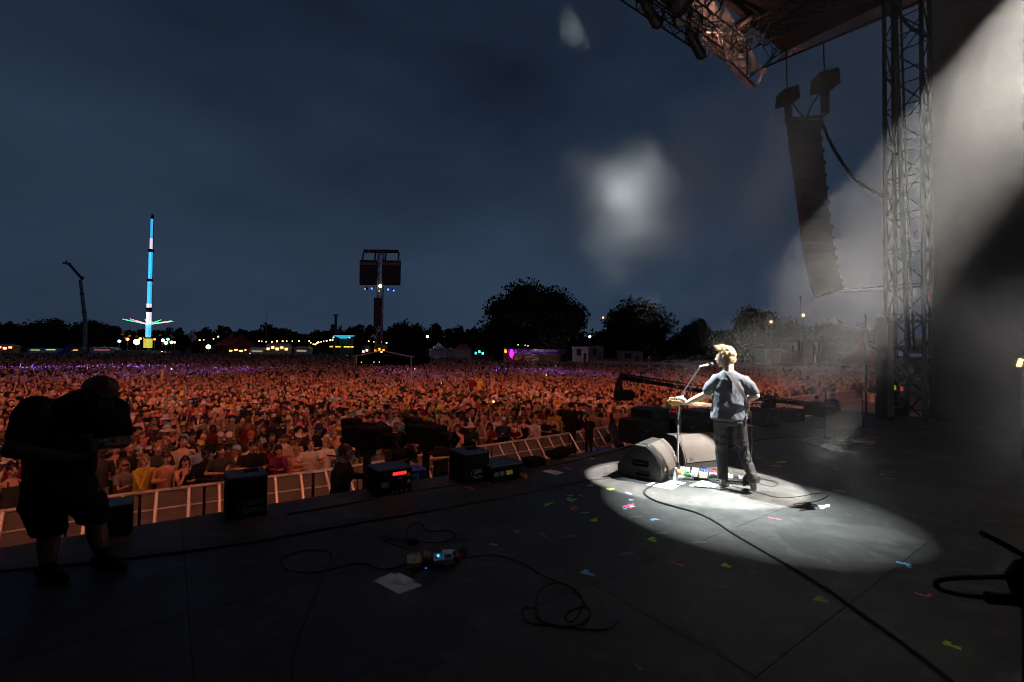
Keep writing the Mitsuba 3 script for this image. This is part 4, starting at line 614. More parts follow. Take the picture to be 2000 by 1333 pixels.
q = np.array([fl(1059, 921), fl(1075, 918), fl(1101, 924), fl(1086, 929)]); solo('paper_sheet', sheet(np.array([[q[0], q[3]], [q[1], q[2]]]) + [0, 0, .004], .002), M_PAPER, 'pale sheet of paper lying alone near the stage edge', 'paper')
q = np.array([fl(1637, 883), fl(1640, 880), fl(1678, 884), fl(1676, 887)]); solo('paper_sheet', sheet(np.array([[q[0], q[3]], [q[1], q[2]]]) + [0, 0, .006], .004), M_PAPER, 'long white sheet in front of the far pedal cluster', 'paper')
solo('tray', melt([hull(*[ell(fl(x, y) + V3(0, 0, .03), .03) for x, y in ((1606, 874), (1618, 872), (1640, 880), (1626, 881))])], .05, 2), M_WHITE, 'white tray on the floor at the far right of the stage', 'tray', smooth=True)
pc = fl(1665, 868); pd = Thing('pedal_board', 'far pedal board with many small coloured pedals in the dark', 'pedal board'); pd.part('deck', mv(cbox(.75, .35, .04, .006), pc, -.3), M_BLK)
for k, (x, y, mt) in enumerate(((-.3, .0, 'mat_cloth_teal'), (-.18, .08, M_GREEN), (-.06, .06, M_RED), (.06, .03, M_CREAM), (.2, .05, M_WHITE), (.3, .0, M_ORANGE))): pedal(pc + rotz(-.3)[:3, :3] @ V3(x, y, .04), -.3, .09, .13, .05, mt, f"{['teal', 'green', 'red', 'cream', 'white', 'orange'][k]} effects pedal on the far pedal board", 2, group='pedals on the far pedal board')
# cables on the floor
wire('multicore_cable', F((1310, 938), (1284, 945), (1263, 955), (1260, 966), (1280, 979), (1320, 991), (1360, 1002), (1397, 1020), (1430, 1042), (1500, 1083), (1560, 1118), (1620, 1155), (1690, 1205), (1760, 1255), (1850, 1325), (1900, 1370)), .011, 'thick black taped cable snaking from the wedges past the camera')
wire('floor_cable', F((-40, 1120), (150, 1103), (240, 1093), (480, 1062), (640, 1033), (860, 995), (1000, 970), (1080, 952), (1150, 939), (1215, 931), (1236, 928)), .009, 'long black cable running along the stage edge to the left wedge')
wire('floor_cable', F((560, 1005), (680, 985), (800, 962), (900, 946), (1000, 928), (1100, 905), (1180, 886), (1260, 866), (1330, 852)), .008, 'black cable lying right on the stage edge behind the flame boxes')
wire('guitar_lead', F((905, 1091), (960, 1084), (1010, 1096), (1060, 1124), (1095, 1138), (1120, 1150), (1138, 1172), (1130, 1200), (1112, 1216), (1104, 1203), (1120, 1190), (1145, 1187), (1152, 1200), (1135, 1218), (1100, 1226), (1060, 1214), (1048, 1190), (1050, 1160), (1075, 1140), (1110, 1145), (1150, 1190), (1146, 1214), (1120, 1222), (1040, 1218), (1020, 1200), (1025, 1188), (1045, 1190), (1050, 1210), (1100, 1224), (1160, 1230), (1195, 1225), (1207, 1211)), .0045, 'coiled guitar lead lying loose near the small pedal board', n=6)
wire('floor_cable', F((800, 1075), (760, 1060), (745, 1050), (790, 1053), (798, 1030), (820, 1020), (835, 1036), (880, 1038), (888, 1050), (860, 1060), (815, 1058)), .004, 'thin looped power lead behind the small pedal board', n=6)
wire('floor_cable', F((800, 1100), (750, 1112), (700, 1100), (620, 1118), (560, 1112), (553, 1090), (600, 1075), (645, 1080), (640, 1105), (600, 1200), (570, 1290), (580, 1360)), .005, 'dark loop of cable on the floor left of the set list', n=6)
solo('power_adapter', mv(cbox(.09, .06, .05, .01), fl(805, 1062), .2), M_BLK, 'black power adapter block on the looped lead', 'adapter')
wire('floor_cable', F((1430, 950), (1480, 962), (1520, 972), (1560, 970), (1600, 963), (1617, 968), (1590, 980), (1550, 985), (1580, 994), (1560, 998)), .004, 'thin lead curling right of the singer\'s feet', n=6); wire('floor_cable', F((1478, 930), (1494, 937), (1520, 945), (1505, 950), (1480, 943), (1490, 936), (1518, 941)), .0035, 'small coil of thin wire inside the lit circle', n=6)
wire('floor_cable', F((1260, 905), (1330, 890), (1400, 880), (1470, 862), (1560, 852), (1640, 856), (1720, 850)), .007, 'black cable crossing the dark floor behind the singer'); wire('floor_cable', F((1530, 850), (1570, 840), (1640, 838), (1690, 846), (1640, 855), (1570, 862), (1600, 872)), .006, 'loose loop of black cable far behind the singer')
wire('singer_lead', [(SM @ np.r_[.19, -.06, .93, 1])[:3], (SM @ np.r_[.2, -.07, .6, 1])[:3], (SM @ np.r_[.185, -.06, .36, 1])[:3]] + F((1468, 925), (1480, 932)), .004, 'thin black lead hanging from the singer\'s belt pack', cat_='cable')
# tape marks
def tape(pts, w, mt, label):
    """strips along the polyline on the floor"""
    q = [fl(*p)[:2] for p in pts]; s = sg.LineString(q).buffer(w * .36, cap_style=2, join_style=2); solo('tape_mark', slab(s, .0002, .0022), mt, label, 'tape mark', 'tape marks on the stage floor')
TP = [('g', .05, [(1063, 989), (1073, 984), (1066, 986)]), ('g', .04, [(1108, 975), (1116, 979), (1124, 975)]), ('b', .04, [(1107, 969), (1120, 967)]), ('b', .04, [(1108, 975), (1117, 972)]), ('b', .04, [(1131, 967), (1138, 970)]), ('p', .05, [(1113, 993), (1131, 993)]), ('p', .05, [(1117, 996), (1126, 989)]), ('b', .04, [(1133, 1001), (1141, 1003), (1149, 1001)]), ('g', .05, [(1165, 1013), (1156, 1017), (1166, 1019)]), ('g', .05, [(1184, 955), (1191, 957), (1198, 955)]), ('b', .05, [(1146, 949), (1158, 948)]), ('b', .06, [(1223, 962), (1232, 966)]), ('b', .06, [(1229, 976), (1236, 978)]), ('p', .05, [(1238, 985), (1219, 990), (1234, 993)]), ('w', .06, [(1231, 990), (1238, 989)]), ('b', .06, [(1217, 994), (1224, 994)]), ('b', .05, [(1272, 1017), (1278, 1014), (1287, 1016)]),
      ('g', .055, [(1278, 1050), (1269, 1054), (1281, 1058)]), ('b', .055, [(1005, 1036), (1014, 1038), (1010, 1042)]), ('b', .055, [(958, 1063), (972, 1066)]), ('b', .05, [(869, 1076), (877, 1080), (887, 1074)]), ('b', .055, [(1147, 1114), (1139, 1119), (1160, 1124)]), ('p', .035, [(1303, 1095), (1336, 1107)]), ('g', .045, [(1419, 1101), (1413, 1105), (1428, 1108)]), ('h', .014, [(1459, 1113), (1473, 1117), (1466, 1121)]), ('h', .014, [(1405, 1145), (1417, 1148), (1425, 1145)]), ('g', .05, [(1603, 1166), (1596, 1172), (1618, 1177)]), ('p', .035, [(1785, 1158), (1811, 1166), (1818, 1160)]), ('b', .045, [(1750, 1098), (1774, 1103), (1777, 1110)]), ('g', .045, [(1852, 1253), (1848, 1259), (1877, 1268)]), ('h', .02, [(1240, 1298), (1252, 1308), (1246, 1309)]), ('p', .025, [(1500, 1011), (1527, 1016)]), ('w', .05, [(1585, 988), (1620, 990)]), ('w', .05, [(1604, 994), (1618, 986)]), ('p', .035, [(1626, 957), (1651, 962)]), ('p', .04, [(908, 951), (925, 956)]), ('g', .05, [(949, 943), (957, 943)]), ('p', .04, [(1099, 913), (1116, 917)]), ('w', .04, [(1152, 895), (1160, 896)]), ('g', .05, [(1516, 903), (1524, 904), (1534, 902)]), ('p', .04, [(1505, 910), (1527, 911)]), ('p', .04, [(1475, 894), (1493, 895)]), ('g', .045, [(1628, 916), (1640, 918)]), ('p', .03, [(1721, 920), (1744, 924)]), ('g', .04, [(1720, 926), (1725, 928)]), ('g', .04, [(1735, 934), (1747, 936)]), ('g', .05, [(1376, 950), (1386, 947)]), ('p', .03, [(1678, 926), (1682, 927)])]
CN = dict(g='lime green', b='pale blue', p='pink', w='white', h='faded green'); CM = dict(g=M_TGREEN, b=M_TBLUE, p=M_TPINK, w=M_TWHITE, h='mat_tape_faded'); mat('tape_faded', (.06, .16, .05), .6)
def tape_where(x, y):
    if 1080 < x < 1165 and y < 1010: w = 'in the cluster left of the wedge'
    elif 1170 < x < 1300 and y < 1065: w = 'at the left rim of the pool of light'
    elif x < 1000: w = 'beside the small pedal board' if y > 1000 else 'in front of the middle flame box'
    elif y > 1180: w = 'near the bottom of the picture'
    elif x > 1650: w = 'on the far right of the floor'
    elif y < 960: w = 'on the dark floor behind the singer' if x > 1420 else 'towards the stage edge'
    elif y > 1070: w = 'on the dark floor below the light pool'
    else: w = 'at the right of the light pool' if x > 1450 else 'left of the light pool'
    return w
tl_ = {}
for c, w, pts in TP:
    x, y = np.mean(pts, 0); near_ = ''; sh_ = 'L-shaped' if len(pts) > 2 else 'straight'; base_ = f'{CN[c]} {sh_} tape mark {tape_where(x, y)}'; tl_.setdefault(base_, []).append((x, y, c, w, pts))
for base_, L_ in tl_.items():
    L_.sort(key=lambda a: a[1])
    for k, (x, y, c, w, pts) in enumerate(L_):
        sfx = '' if len(L_) == 1 else (', furthest' if k == 0 else ', closest' if k == len(L_) - 1 else [', second furthest', ', third furthest', ', fourth furthest', ', fifth furthest'][k - 1]); tape(pts, w, CM[c], base_ + sfx)
for (x, y, a) in ((1115, 1048, .3), (1290, 1042, .2), (1225, 1082, .5), (1060, 1045, 2.0), (1365, 1060, .2), (1240, 1010, .3)): q = fl(x, y); solo('tape_mark', mv(cbox(.16, .05, .0015, .0005, (0, 0, .0003)), q, a), M_TCLEAR, f"faint scrap of old grey tape {['left of', 'under', 'below', 'far left of', 'inside', 'at the rim of'][[1115, 1290, 1225, 1060, 1365, 1240].index(x)]} the light pool", 'tape mark')
# ================================================================== photographer, crew, boxes on the stage edge
PHY = 3.45
A = lambda x, y, Y=PHY: at(x, y, Y)
ph = Thing('person', 'photographer in black shorts and cap bending over his camera, a dark silhouette', 'person')
pf1, pf2 = fl(92, 1132), fl(200, 1112); Y1, Y2 = pf1[1], pf2[1]
hc2 = A(192, 772, 3.42); fd = V3(.85, .1, -.5); hp2, HW2, HE2 = head_m(hc2, fd, V3(.3, .05, 1), 1.05)
sL, sR, ch, pel = A(70, 800, 3.25), A(222, 800, 3.5), A(140, 800, 3.42), A(115, 935, 3.42)
eL, wL, eR, wR = A(22, 880, 3.1), A(128, 893, 3.15), A(240, 862, 3.45), A(202, 868, 3.28)
kn1, kn2, an1, an2 = A(95, 1040, Y1 - .02), A(186, 1020, Y2 - .05), pf1 + V3(0, 0, .1), pf2 + V3(-.03, .02, .1)
arms2 = chain([sL, eL], [.07, .05]) + chain([eL, wL], [.052, .034]) + chain([sR, eR], [.07, .05]) + chain([eR, wR], [.052, .034])
bd2 = hp2 + chain([ch, hc2 + V3(-.03, 0, -.06)], [.08, .062]) + arms2 + chain([A(100, 985), kn1, kn1 * .6 + an1 * .4, an1], [.09, .062, .066, .042]) + chain([A(165, 965), kn2, kn2 * .6 + an2 * .4, an2], [.09, .062, .066, .042])
bd2 += hand_m(wL, V3(.95, .1, .05), V3(-.1, -.3, -1), V3(.1, -1, .3), curl=(.7, .8)) + hand_m(wR, V3(-.9, -.3, .1), V3(.1, -.3, -1), V3(.1, -1, .3), curl=(.7, .9))
mat('tanned_skin', (.20, .10, .07), .6); ph.part('body', melt(bd2, .016, 5), 'mat_tanned_skin', True)
tsh = [hull(ell(pel + V3(0, 0, .03), (.22, .17, .06)), ell(A(118, 870), (.225, .17, .1)), ell(ch + V3(-.02, 0, -.02), (.2, .16, .09))), hull(ell(ch, (.2, .15, .08)), ell(A(172, 775), (.1, .1, .06))), hull(ell(sL, .1), ell(sL * .35 + eL * .65, .085), ell(A(105, 820), .12)), hull(ell(sR, .09), ell(sR * .3 + eR * .7, .085), ell(A(190, 820), .12))]
ph.part('shirt', melt(tsh, .02, 5, folds(7, .05, 3)), 'mat_cloth_black', True)
shr = [hull(ell(pel, (.215, .165, .06)), ell(A(85, 985), (.12, .13, .06)), ell(A(160, 975), (.12, .13, .06))), hull(ell(A(85, 985), (.13, .14, .05)), ell(kn1 + V3(0, 0, .0), (.098, .11, .03))), hull(ell(A(160, 970), (.13, .14, .05)), ell(kn2 + V3(0, 0, .02), (.095, .105, .03)))]
ph.part('shorts', melt(shr, .02, 5, folds(8, .04, 6)), 'mat_cloth_black', True)
cap_ = [HE2((0, -.015, .05), (.088, .108, .085))]; ph.part('cap', melt(cap_, .015, 2), M_BROWN, True); ph.part('headset_band', tube([HW2(-.085, .06, .03), HW2(0, .105, .035), HW2(.085, .06, .03), HW2(.09, -.03, .03)], .02, 8), M_BLK, 40)
for a, nm in ((pf1, 0), (pf2, 1)): d_ = V3(.95, -.15 if nm else -.3, 0); d_ /= np.linalg.norm(d_); ph.part('shoe', melt([hull(ell(a + V3(0, 0, .05) - d_ * .06, .045), ell(a + d_ * .12 + V3(0, 0, .035), .045), ell(a + d_ * .18 + V3(0, 0, .028), .035), ell(a + V3(0, 0, .1), .04))], .015, 4), M_BLKM, True); ph.part('sock', tube([a + V3(0, 0, .08), a + V3(0, 0, .17)], .052, 12), M_BLK, 40)
cam_ = Thing('photo_camera', 'black still camera held low in the photographer\'s hands', 'camera'); cp = A(168, 872, 3.18); CQ = lambda m: mv(m, cp, -.2)
cam_.part('camera_body', CQ(cbox(.15, .08, .1, .02, (0, 0, -.05))), M_BLK); cam_.part('lens', CQ(tube([[0, .03, 0], [0, .15, 0], [0, .17, 0]], [.036, .04, .036], 14)), M_BLK, 40); cam_.part('prism', CQ(cbox(.06, .06, .035, .012, (0, 0, .045))), M_BLK)
# crew: the same figure builder, black clothes
def crew(p, face_to, label, base=None, **kw):
    k = dict(shirt='black', trousers='black', hairc='dark', skin=1, pose=('hold', 'hold'), h=1.8); k.update(kw); return add_person(np.r_[p[0], p[1], DECK if base is None else base], yaw_to(p, face_to), label, **k)
c1 = fl(1115, 886, DECK); crew(c1, (-10, 60), 'crew man in black with a dark cap standing tall in the pit, back turned', hat='cap', hatc='black', wd=1.2, h=1.86, top='jacket', pose=('hold', 'hold'))
c2 = fl(1150, 893, DECK); crew(c2, (-6, 60), 'crew person in a black t-shirt bowing their head beside the taller crew man', wd=1.12, h=1.5, nod=.7, lean=.18, pose=('down', 'down'))
c3 = at(1187, 847, 10.6); crew(c3, (12, 40), 'steward in a blue shirt with white back print standing below the stage edge', shirt='blue', base=c3[2] - 1.8, h=1.8, wd=1.1)
c4 = at(664, 870, 7.0); crew(c4, (12, 9), 'crew man in a black hoodie seated in the pit beside the first broadcast camera', base=c4[2] - 1.72, h=1.75, top='jacket', hairc='brown', pose=('rest', 'down'), wd=1.15, lean=.1, turn=-.15)
c5 = at(782, 846, 9.6); crew(c5, (2, 4), 'camera operator in black standing between the two broadcast cameras', base=c5[2] - 1.8, skin=5, hairc='black', pose=('rest', 'rest'), wd=1.2, turn=-.5)
c6 = at(862, 842, 10.4); crew(c6, (3, 5), 'camera operator in black whose bare forearm hangs beside the second broadcast camera', base=c6[2] - 1.8, pose=('down', 'rest'), top='tee', wd=1.1)
c7 = at(1626, 766, 19.5); crew(c7, (10, 18), 'crew person with red hair in a blue vest by the crane counterweight', shirt='blue', base=c7[2] - 1.75, h=1.75, hairc='auburn', hat=None); c8 = at(1600, 772, 20.0); crew(c8, (14, 30), 'crouching crew person in black next to the crane counterweight', base=c8[2] - 1.6, h=1.6, lean=.3)
if True:
    p = c3; d_ = V3(p[0], p[1], 0) / np.hypot(p[0], p[1]); r_ = np.array([d_[1], -d_[0], 0])
# broadcast cameras on pedestals in the pit, lens towards the singer
def broadcast(c, aim, label, cover=True):
    t = Thing('broadcast_camera', label, 'broadcast camera', 'broadcast cameras in the pit'); yaw = math.atan2(-(aim[0] - c[0]), aim[1] - c[1]); Q = lambda m: mv(m, c, yaw)
    t.part('camera_body', Q(cbox(.24, .5, .3, .03, (0, -.15, -.05))), M_BLK); t.part('box_lens', Q(cbox(.25, .5, .25, .03, (0, .35, -.03))), M_BLKM); t.part('lens_hood', Q(tube([[0, .58, .1], [0, .70, .1]], [.13, .16], 4, False)), M_BLK); t.part('viewfinder', Q(cbox(.22, .2, .16, .03, (.0, -.34, .27))), M_BLKM); t.part('viewfinder_hood', Q(cbox(.2, .18, .15, .02, (0, -.5, .27))), M_BLKM)
    t.part('handle', Q(tube([[0, -.2, .25], [0, -.15, .36], [0, .15, .36], [0, .2, .25]], .02, 6)), M_BLK)
    if cover: m = melt([hull(*[ell((x, y, z), .05) for x in (-.15, .15) for y in (-.42, .3) for z in (.0, .27)])], .05, 2, folds(9, .07, 2)); t.part('rain_cover', Q(m), M_BLKM, True)
    t.part('pan_head', Q(cbox(.22, .26, .16, .03, (0, -.05, -.22))), M_BLK); t.part('pedestal', Q(tube([[0, -.05, -.22], [0, -.05, DECK - c[2] + .25]], [.07, .09], 10)), M_BLK, 40)
    for s_ in (-1, 1): t.part('pan_bar', Q(tube([[s_ * .12, -.1, -.14], [s_ * .22, -.55, -.22], [s_ * .22, -.75, -.22]], .014, 6)), M_BLK)
    for k in range(3): a = k * 2.1 + .4; t.part('leg', Q(rod([0, -.05, DECK - c[2] + .5], [.5 * math.cos(a), -.05 + .5 * math.sin(a), DECK - c[2] + .02], .025)), M_BLK)
    t.part('tally_lamp', Q(box(.03, .01, .02, (.06, -.45, .44))), M_ORANGE); return t
broadcast(at(722, 868, 8.3), SP, 'broadcast camera under a black rain cover, left of the standing operator'); broadcast(at(836, 862, 9.2), SP, 'broadcast camera under a black rain cover, the one behind the blue crate')
broadcast(at(1478, 812, 14.5), (2, 30), 'broadcast camera on a low stand right of the singer in the dark', False)
# boxes along the edge
SIDE = -NA
def effect_box(px, py, s, h, label, yaw=TH, top=M_DGREY):
    c = fl(px, py); c = c + V3(*(NA * s * .5)); t = Thing('flame_machine', label, 'flame machine'); Q = lambda m: mv(m, [c[0], c[1], 0], yaw)
    t.part('housing', Q(cbox(s, s, h, .012)), M_BLKM); t.part('top_plate', Q(cbox(s * 1.02, s * 1.02, .03, .01, (0, 0, h))), 'mat_bluetop'); t.part('nozzle', Q(box(s * .35, s * .25, .02, (.05, .02, h + .028))), M_BLKM)
    f0 = frame(c, yaw); W = lambda x, z: (f0 @ V3(x, -s / 2 - .002, z).tolist().__add__([1]))[:3] if False else (f0 @ np.array([x, -s / 2 - .003, z, 1]))[:3]
    t.part('lettering', cat(text_on('galaxis', h * .10, W(-.04, h * .34), f0[:3, 0], V3(0, 0, 1), .003, True), text_on('G-Flame', h * .095, W(-.04, h * .14), f0[:3, 0], V3(0, 0, 1), .003, True)), 'mat_print')
    o = sg.Point(0, 0).buffer(1.0); ring = sg.LineString([(-.1, -.02), (.1, -.02)]).buffer(.045).difference(sg.LineString([(-.1, -.02), (.1, -.02)]).buffer(.04)); rm = slab(ring, 0, .003); M = np.eye(4); M[:3, 0], M[:3, 1], M[:3, 2], M[:3, 3] = f0[:3, 0], V3(0, 0, 1), -f0[:3, 1], W(.055, h * .40); rm.apply_transform(M); t.part('logo_ring', rm, 'mat_print'); return t
mat('bluetop', (.04, .07, .12), .45); mat('print', (.3, .29, .27), .6)
effect_box(483, 1013, .36, .40, 'black flame machine at the left with faint lettering, hiding the barrier'); effect_box(931, 943, .40, .37, 'black flame machine in the middle of the stage edge with pale lettering')
def prop_box(px, py, sx, sy, h, label, cat_, mt=M_BLK, yaw=TH, name='equipment_case'):
    c = fl(px, py) + NA * sy * .5; t = Thing(name, label, cat_); Q = lambda m: mv(m, [c[0], c[1], 0], yaw); t.part('housing', Q(cbox(sx, sy, h, .012)), M_BLKM); return t, Q, frame([c[0], c[1], 0], yaw)
t, Q, f0 = prop_box(772, 966, .43, .36, .29, 'black effects unit with a red lit display near the blue crate', 'effects unit'); t.part('display', Q(box(.17, .01, .04, (.05, -.183, .225))), M_RED, emit=(.9, .04, .03)); t.part('top_plate', Q(cbox(.43, .36, .02, .008, (0, 0, .29))), 'mat_bluetop')
t.part('label_plate', Q(box(.09, .006, .055, (-.13, -.182, .10))), M_GREY); t.part('warning_sign', Q(cat([mv(trimesh.creation.extrude_polygon(sg.Polygon([(-.025, 0), (.025, 0), (0, .042)]), .005).apply_transform(np.array([[1, 0, 0, 0], [0, 0, -1, 0], [0, 1, 0, 0], [0, 0, 0, 1.]])), (.17, -.18, z)) for z in (.12, .20)])), M_YEL); t.part('lettering', cat(text_on('FX', .03, (f0 @ np.array([.03, -.184, .17, 1]))[:3], f0[:3, 0], V3(0, 0, 1), .003, True)), 'mat_print'); t.part('sockets', Q(cat([tube([[x, -.178, .035], [x, -.19, .035]], .014, 10) for x in (-.03, .02, .08, .14)])), M_GREY)
t, Q, f0 = prop_box(990, 938, .52, .40, .19, 'low black box with white and yellow stickers beside the middle flame machine', 'effects unit'); t.part('lid', Q(cbox(.54, .42, .03, .01, (0, 0, .19))), 'mat_bluetop')
for k, (x, mt) in enumerate(((-.17, M_GREY), (-.08, M_GREY), (.04, M_YEL))): t.part('sticker', Q(box(.07 if k < 2 else .1, .006, .055, (x, -.202, .07))), mt)
t.part('plug', Q(tube([[.2, -.25, .05], [.2, -.36, .05]], .03, 12)), M_ORANGE, 40); wire('floor_cable', F((985, 938), (1000, 945), (1010, 937), (996, 930), (1020, 925), (1040, 915)), .005, 'tangled short cable in front of the low stickered box', n=5)
t, Q, f0 = prop_box(1052, 913, .30, .25, .12, 'small black junction box near the low stickered box', 'junction box'); t, Q, f0 = prop_box(218, 1050, .28, .3, .26, 'blue-topped black unit half hidden by the photographer', 'effects unit'); t.part('top_plate', Q(cbox(.28, .3, .02, .006, (0, 0, .26))), 'mat_bluetop')
bcp = at(806, 935, 7.4); k_ = Thing('crate', 'blue plastic crate with white lettering in the pit behind the red display unit', 'crate'); fc = frame([bcp[0], bcp[1], bcp[2] - .13], TH); k_.part('shell', mv(cbox(.34, .3, .3, .02), fc[:3, 3], TH), M_BLUE); k_.part('lettering', cat([text_on(s_, hh_, (fc @ np.array([x, -.153, z, 1]))[:3], fc[:3, 0], V3(0, 0, 1), .003, True) for s_, hh_, x, z in (('16.7', .06, -.06, .05), ('3.4', .03, -.03, .15), ('HILL', .03, -.06, .21))]), M_WHITE)
k_.part('stand', mv(box(.3, .26, bcp[2] - .13 - DECK, (0, 0, 0)), [bcp[0], bcp[1], DECK], TH), M_BLKM)
# fill loudspeakers and monitors standing along the edge
def cab(px, py, sx, sy, h, label, yaw=TH, tilt=0):
    c = fl(px, py) + NA * sy * .5; t = Thing('loudspeaker', label, 'loudspeaker', 'black loudspeakers on the stage edge'); Q = lambda m: mv(m, [c[0], c[1], 0], yaw); t.part('cabinet', Q(cbox(sx, sy, h, .02)), M_BLK); t.part('grille', Q(cbox(sx * .9, .02, h * .85, .006, (0, sy / 2 + .006, h * .07))), M_BLKM); t.part('handle', Q(box(.16, .012, .05, (0, -sy / 2 - .004, h * .5))), M_DGREY); return t
cab(1265, 868, .5, .5, .46, 'black loudspeaker on the edge just left of the far wedge'); cab(1292, 862, .55, .55, .62, 'tall black loudspeaker right of the first on the stage edge'); cab(1352, 858, .7, .6, .42, 'wide black loudspeaker hidden behind the microphone stand'); cab(1385, 850, .6, .5, .52, 'black loudspeaker beside the singer\'s left leg'); cab(1512, 833, .6, .6, .34, 'low black loudspeaker right of the singer'); cab(1560, 824, .8, .6, .30, 'long low black loudspeaker in the dark right of the singer'); cab(1620, 812, .9, .5, .26, 'long black loudspeaker near the end of the stage edge')
cab(1245, 866, .18, .4, .36, 'narrow black loudspeaker at the left end of the edge row')
pt = fl(1207, 866, DECK); solo('leaning_case', tube([at(1196, 832, 11.5), at(1212, 876, 10.2)], [.10, .11], 6), M_BLK, 'black padded tube leaning in the pit beside the steward', 'padded tube')
fl_ = melt([hull(*[ell(fl(x, y) + V3(0, 0, .06), .05) for x, y in ((1070, 893), (1100, 884), (1120, 888), (1082, 898))])], .05, 2, folds(9, .06, 2)); solo('folded_cloth', fl_, M_BLKM, 'black folded cloth lying on the stage edge below the crew man', 'cloth', smooth=True)
# camera crane: long boom over the pit
j0, jp, j1 = at(1212, 736, 13.6), at(1504, 789, 17.0), at(1622, 797, 18.2)
jb = Thing('camera_crane', 'black camera crane with a long boom reaching over the pit to the left', 'camera crane'); ch_, br_ = lattice(j0, j1, .16, n=26, rc=.022, rb=.01)
for m in ch_: jb.part('chord', m, M_BLK)
jb.part('lattice', br_, M_BLK); jb.part('boom_cover', tube([j0, j0 * .5 + jp * .5, j1], [.055, .065, .075], 8), M_BLKM, 40); jb.part('pivot', cbox(.34, .3, .55, .04, jp - [0, 0, .3]), M_BLK); jb.part('column', rod(jp - [0, 0, .2], [jp[0], jp[1], DECK + .1], .1, 10), M_BLK, 40)
for a in (.3, 1.87, 3.44, 5.0): jb.part('leg', rod([jp[0], jp[1], DECK + .35], [jp[0] + .9 * math.cos(a), jp[1] + .9 * math.sin(a), DECK + .05], .045), M_BLK)
jb.part('counterweight', tube([j1 - V3(.0, .22, .0), j1 + V3(.0, .22, .0)], .26, 16), M_BLK, 40); jb.part('monitor', cbox(.4, .1, .3, .02, jp + V3(-.6, -.3, -.55)), M_BLK)
hd0 = j0 - V3(0, 0, .45); jb.part('camera_head', melt([hull(*[ell(hd0 + V3(x, y, z), .06) for x in (-.12, .3) for y in (-.1, .1) for z in (-.16, .0)])], .05, 2, folds(7, .08, 4)), M_BLKM, True); jb.part('head_mount', rod(j0, hd0, .05), M_BLK); jb.part('head_arm', rod(j0 + V3(-.05, 0, -.05), hd0 + V3(-.16, 0, -.1), .05), M_BLK)
# microphone stands far right
for (x0, y0, xt, yt, xb, yb, lab) in ((1611, 862, 1613, 762, 1640, 742, 'microphone stand with short boom above the far pedal board'), (1686, 840, 1683, 752, 1650, 722, 'tall dark microphone stand near the wing panel')):
    b = fl(x0, y0); tpp = at(xt, yt, b[1]); t = Thing('microphone_stand', 'dark ' + lab if not lab.startswith('tall') else lab, 'microphone stand'); t.part('pole', rod(b, tpp, .014, 8), M_BLK, 40); e_ = at(xb, yb, b[1] - .2); t.part('boom_arm', rod(tpp + (tpp - e_) * .6, e_, .009), M_BLK); t.part('base', tube([b, b + V3(0, 0, .03), b + V3(0, 0, .06)], [.14, .13, .03], 14), M_BLK, 40); t.part('clamp', cbox(.05, .05, .06, .01, tpp - V3(0, 0, .03)), M_BLK); t.part('microphone_clip', tube([e_, e_ + (e_ - tpp) * .18], [.012, .025], 8), M_BLK, 40)
# near right: clamp with cable loop on a stand
NQ = lambda x, y, Y=1.75: at(x, y, Y); rs = Thing('equipment_stand', 'out-of-focus black stand with a thin arm close to the camera at the lower right edge', 'equipment stand')
rs.part('pole', rod(NQ(2010, 1150), V3(*NQ(2010, 1150)[:2], .03), .022, 10), M_BLK, 40); rs.part('arm', tube([NQ(1917, 1042), NQ(1960, 1063), NQ(2012, 1092)], .010, 8), M_BLK, 40); rs.part('clamp', melt([hull(*[ell(NQ(x, y), .02) for x, y in ((1990, 1105), (2030, 1090), (1975, 1125), (2000, 1180), (2040, 1185))])], .03, 2), M_BLK, True); rs.part('bar', rod(NQ(1930, 1168), NQ(2040, 1176), .022, 10), M_BLK, 40); rs.part('foot', tube([V3(*NQ(2010, 1150)[:2], .0), V3(*NQ(2010, 1150)[:2], .03)], .2, 18), M_BLK, 40)
solo('cable', tube(curve([NQ(2000, 1128), NQ(1940, 1127), NQ(1870, 1129), NQ(1838, 1133), NQ(1827, 1140), NQ(1838, 1152), NQ(1880, 1162), NQ(1940, 1168), NQ(2010, 1172)], 8), .009, 9), M_RUB, 'thick black cable looping out of the near stand at the right edge', 'cable', smooth=50)
# ================================================================== roof, rigging, loudspeaker array, wing
mat('canopy', proc(lambda p, n, uv: mi.Color3f(0.42 + .12 * fbm(p.x * 1.5, p.y * 1.5, p.z * 1.5, 4)) * mi.Color3f(1, .9, .85)), .7); mat('roof_black', (.005, .005, .006), .8)
def atr(x, y, Y): return at(x, y, Y * 1.22)
rf = Thing('stage_roof', 'stage roof with pale curved fascia at its corner and black trusses beneath', 'stage roof')
T0, T1, T2 = atr(1477, 171, 14.0), atr(1340, 34, 12.4), atr(1235, -75, 11.2); U0, U1, U2 = atr(1488, 133, 14.3), atr(1415, 10, 13.2), atr(1330, -95, 12.2)
lo, up_ = np.array([T0 + (T1 - T0) * t if t <= 1 else T1 + (T2 - T1) * (t - 1) for t in np.linspace(0, 2, 12)]), np.array([U0 + (U1 - U0) * t if t <= 1 else U1 + (U2 - U1) * (t - 1) for t in np.linspace(0, 2, 12)])
rf.part('front_fascia', sheet(np.array([[lo[i] * (1 - s) + up_[i] * s + NA * .5 * math.sin(s * math.pi) * 1.0 for s in np.linspace(0, 1, 8)] for i in range(12)]), .05), 'mat_canopy', 40)
s0, s1 = atr(1490, 133, 14.3), atr(1800, 2, 11.2); s2 = s1 + (s1 - s0) * .5; v0, v1 = atr(1532, 80, 14.3), atr(1735, -6, 11.6); v2 = v1 + (v1 - v0) * .6
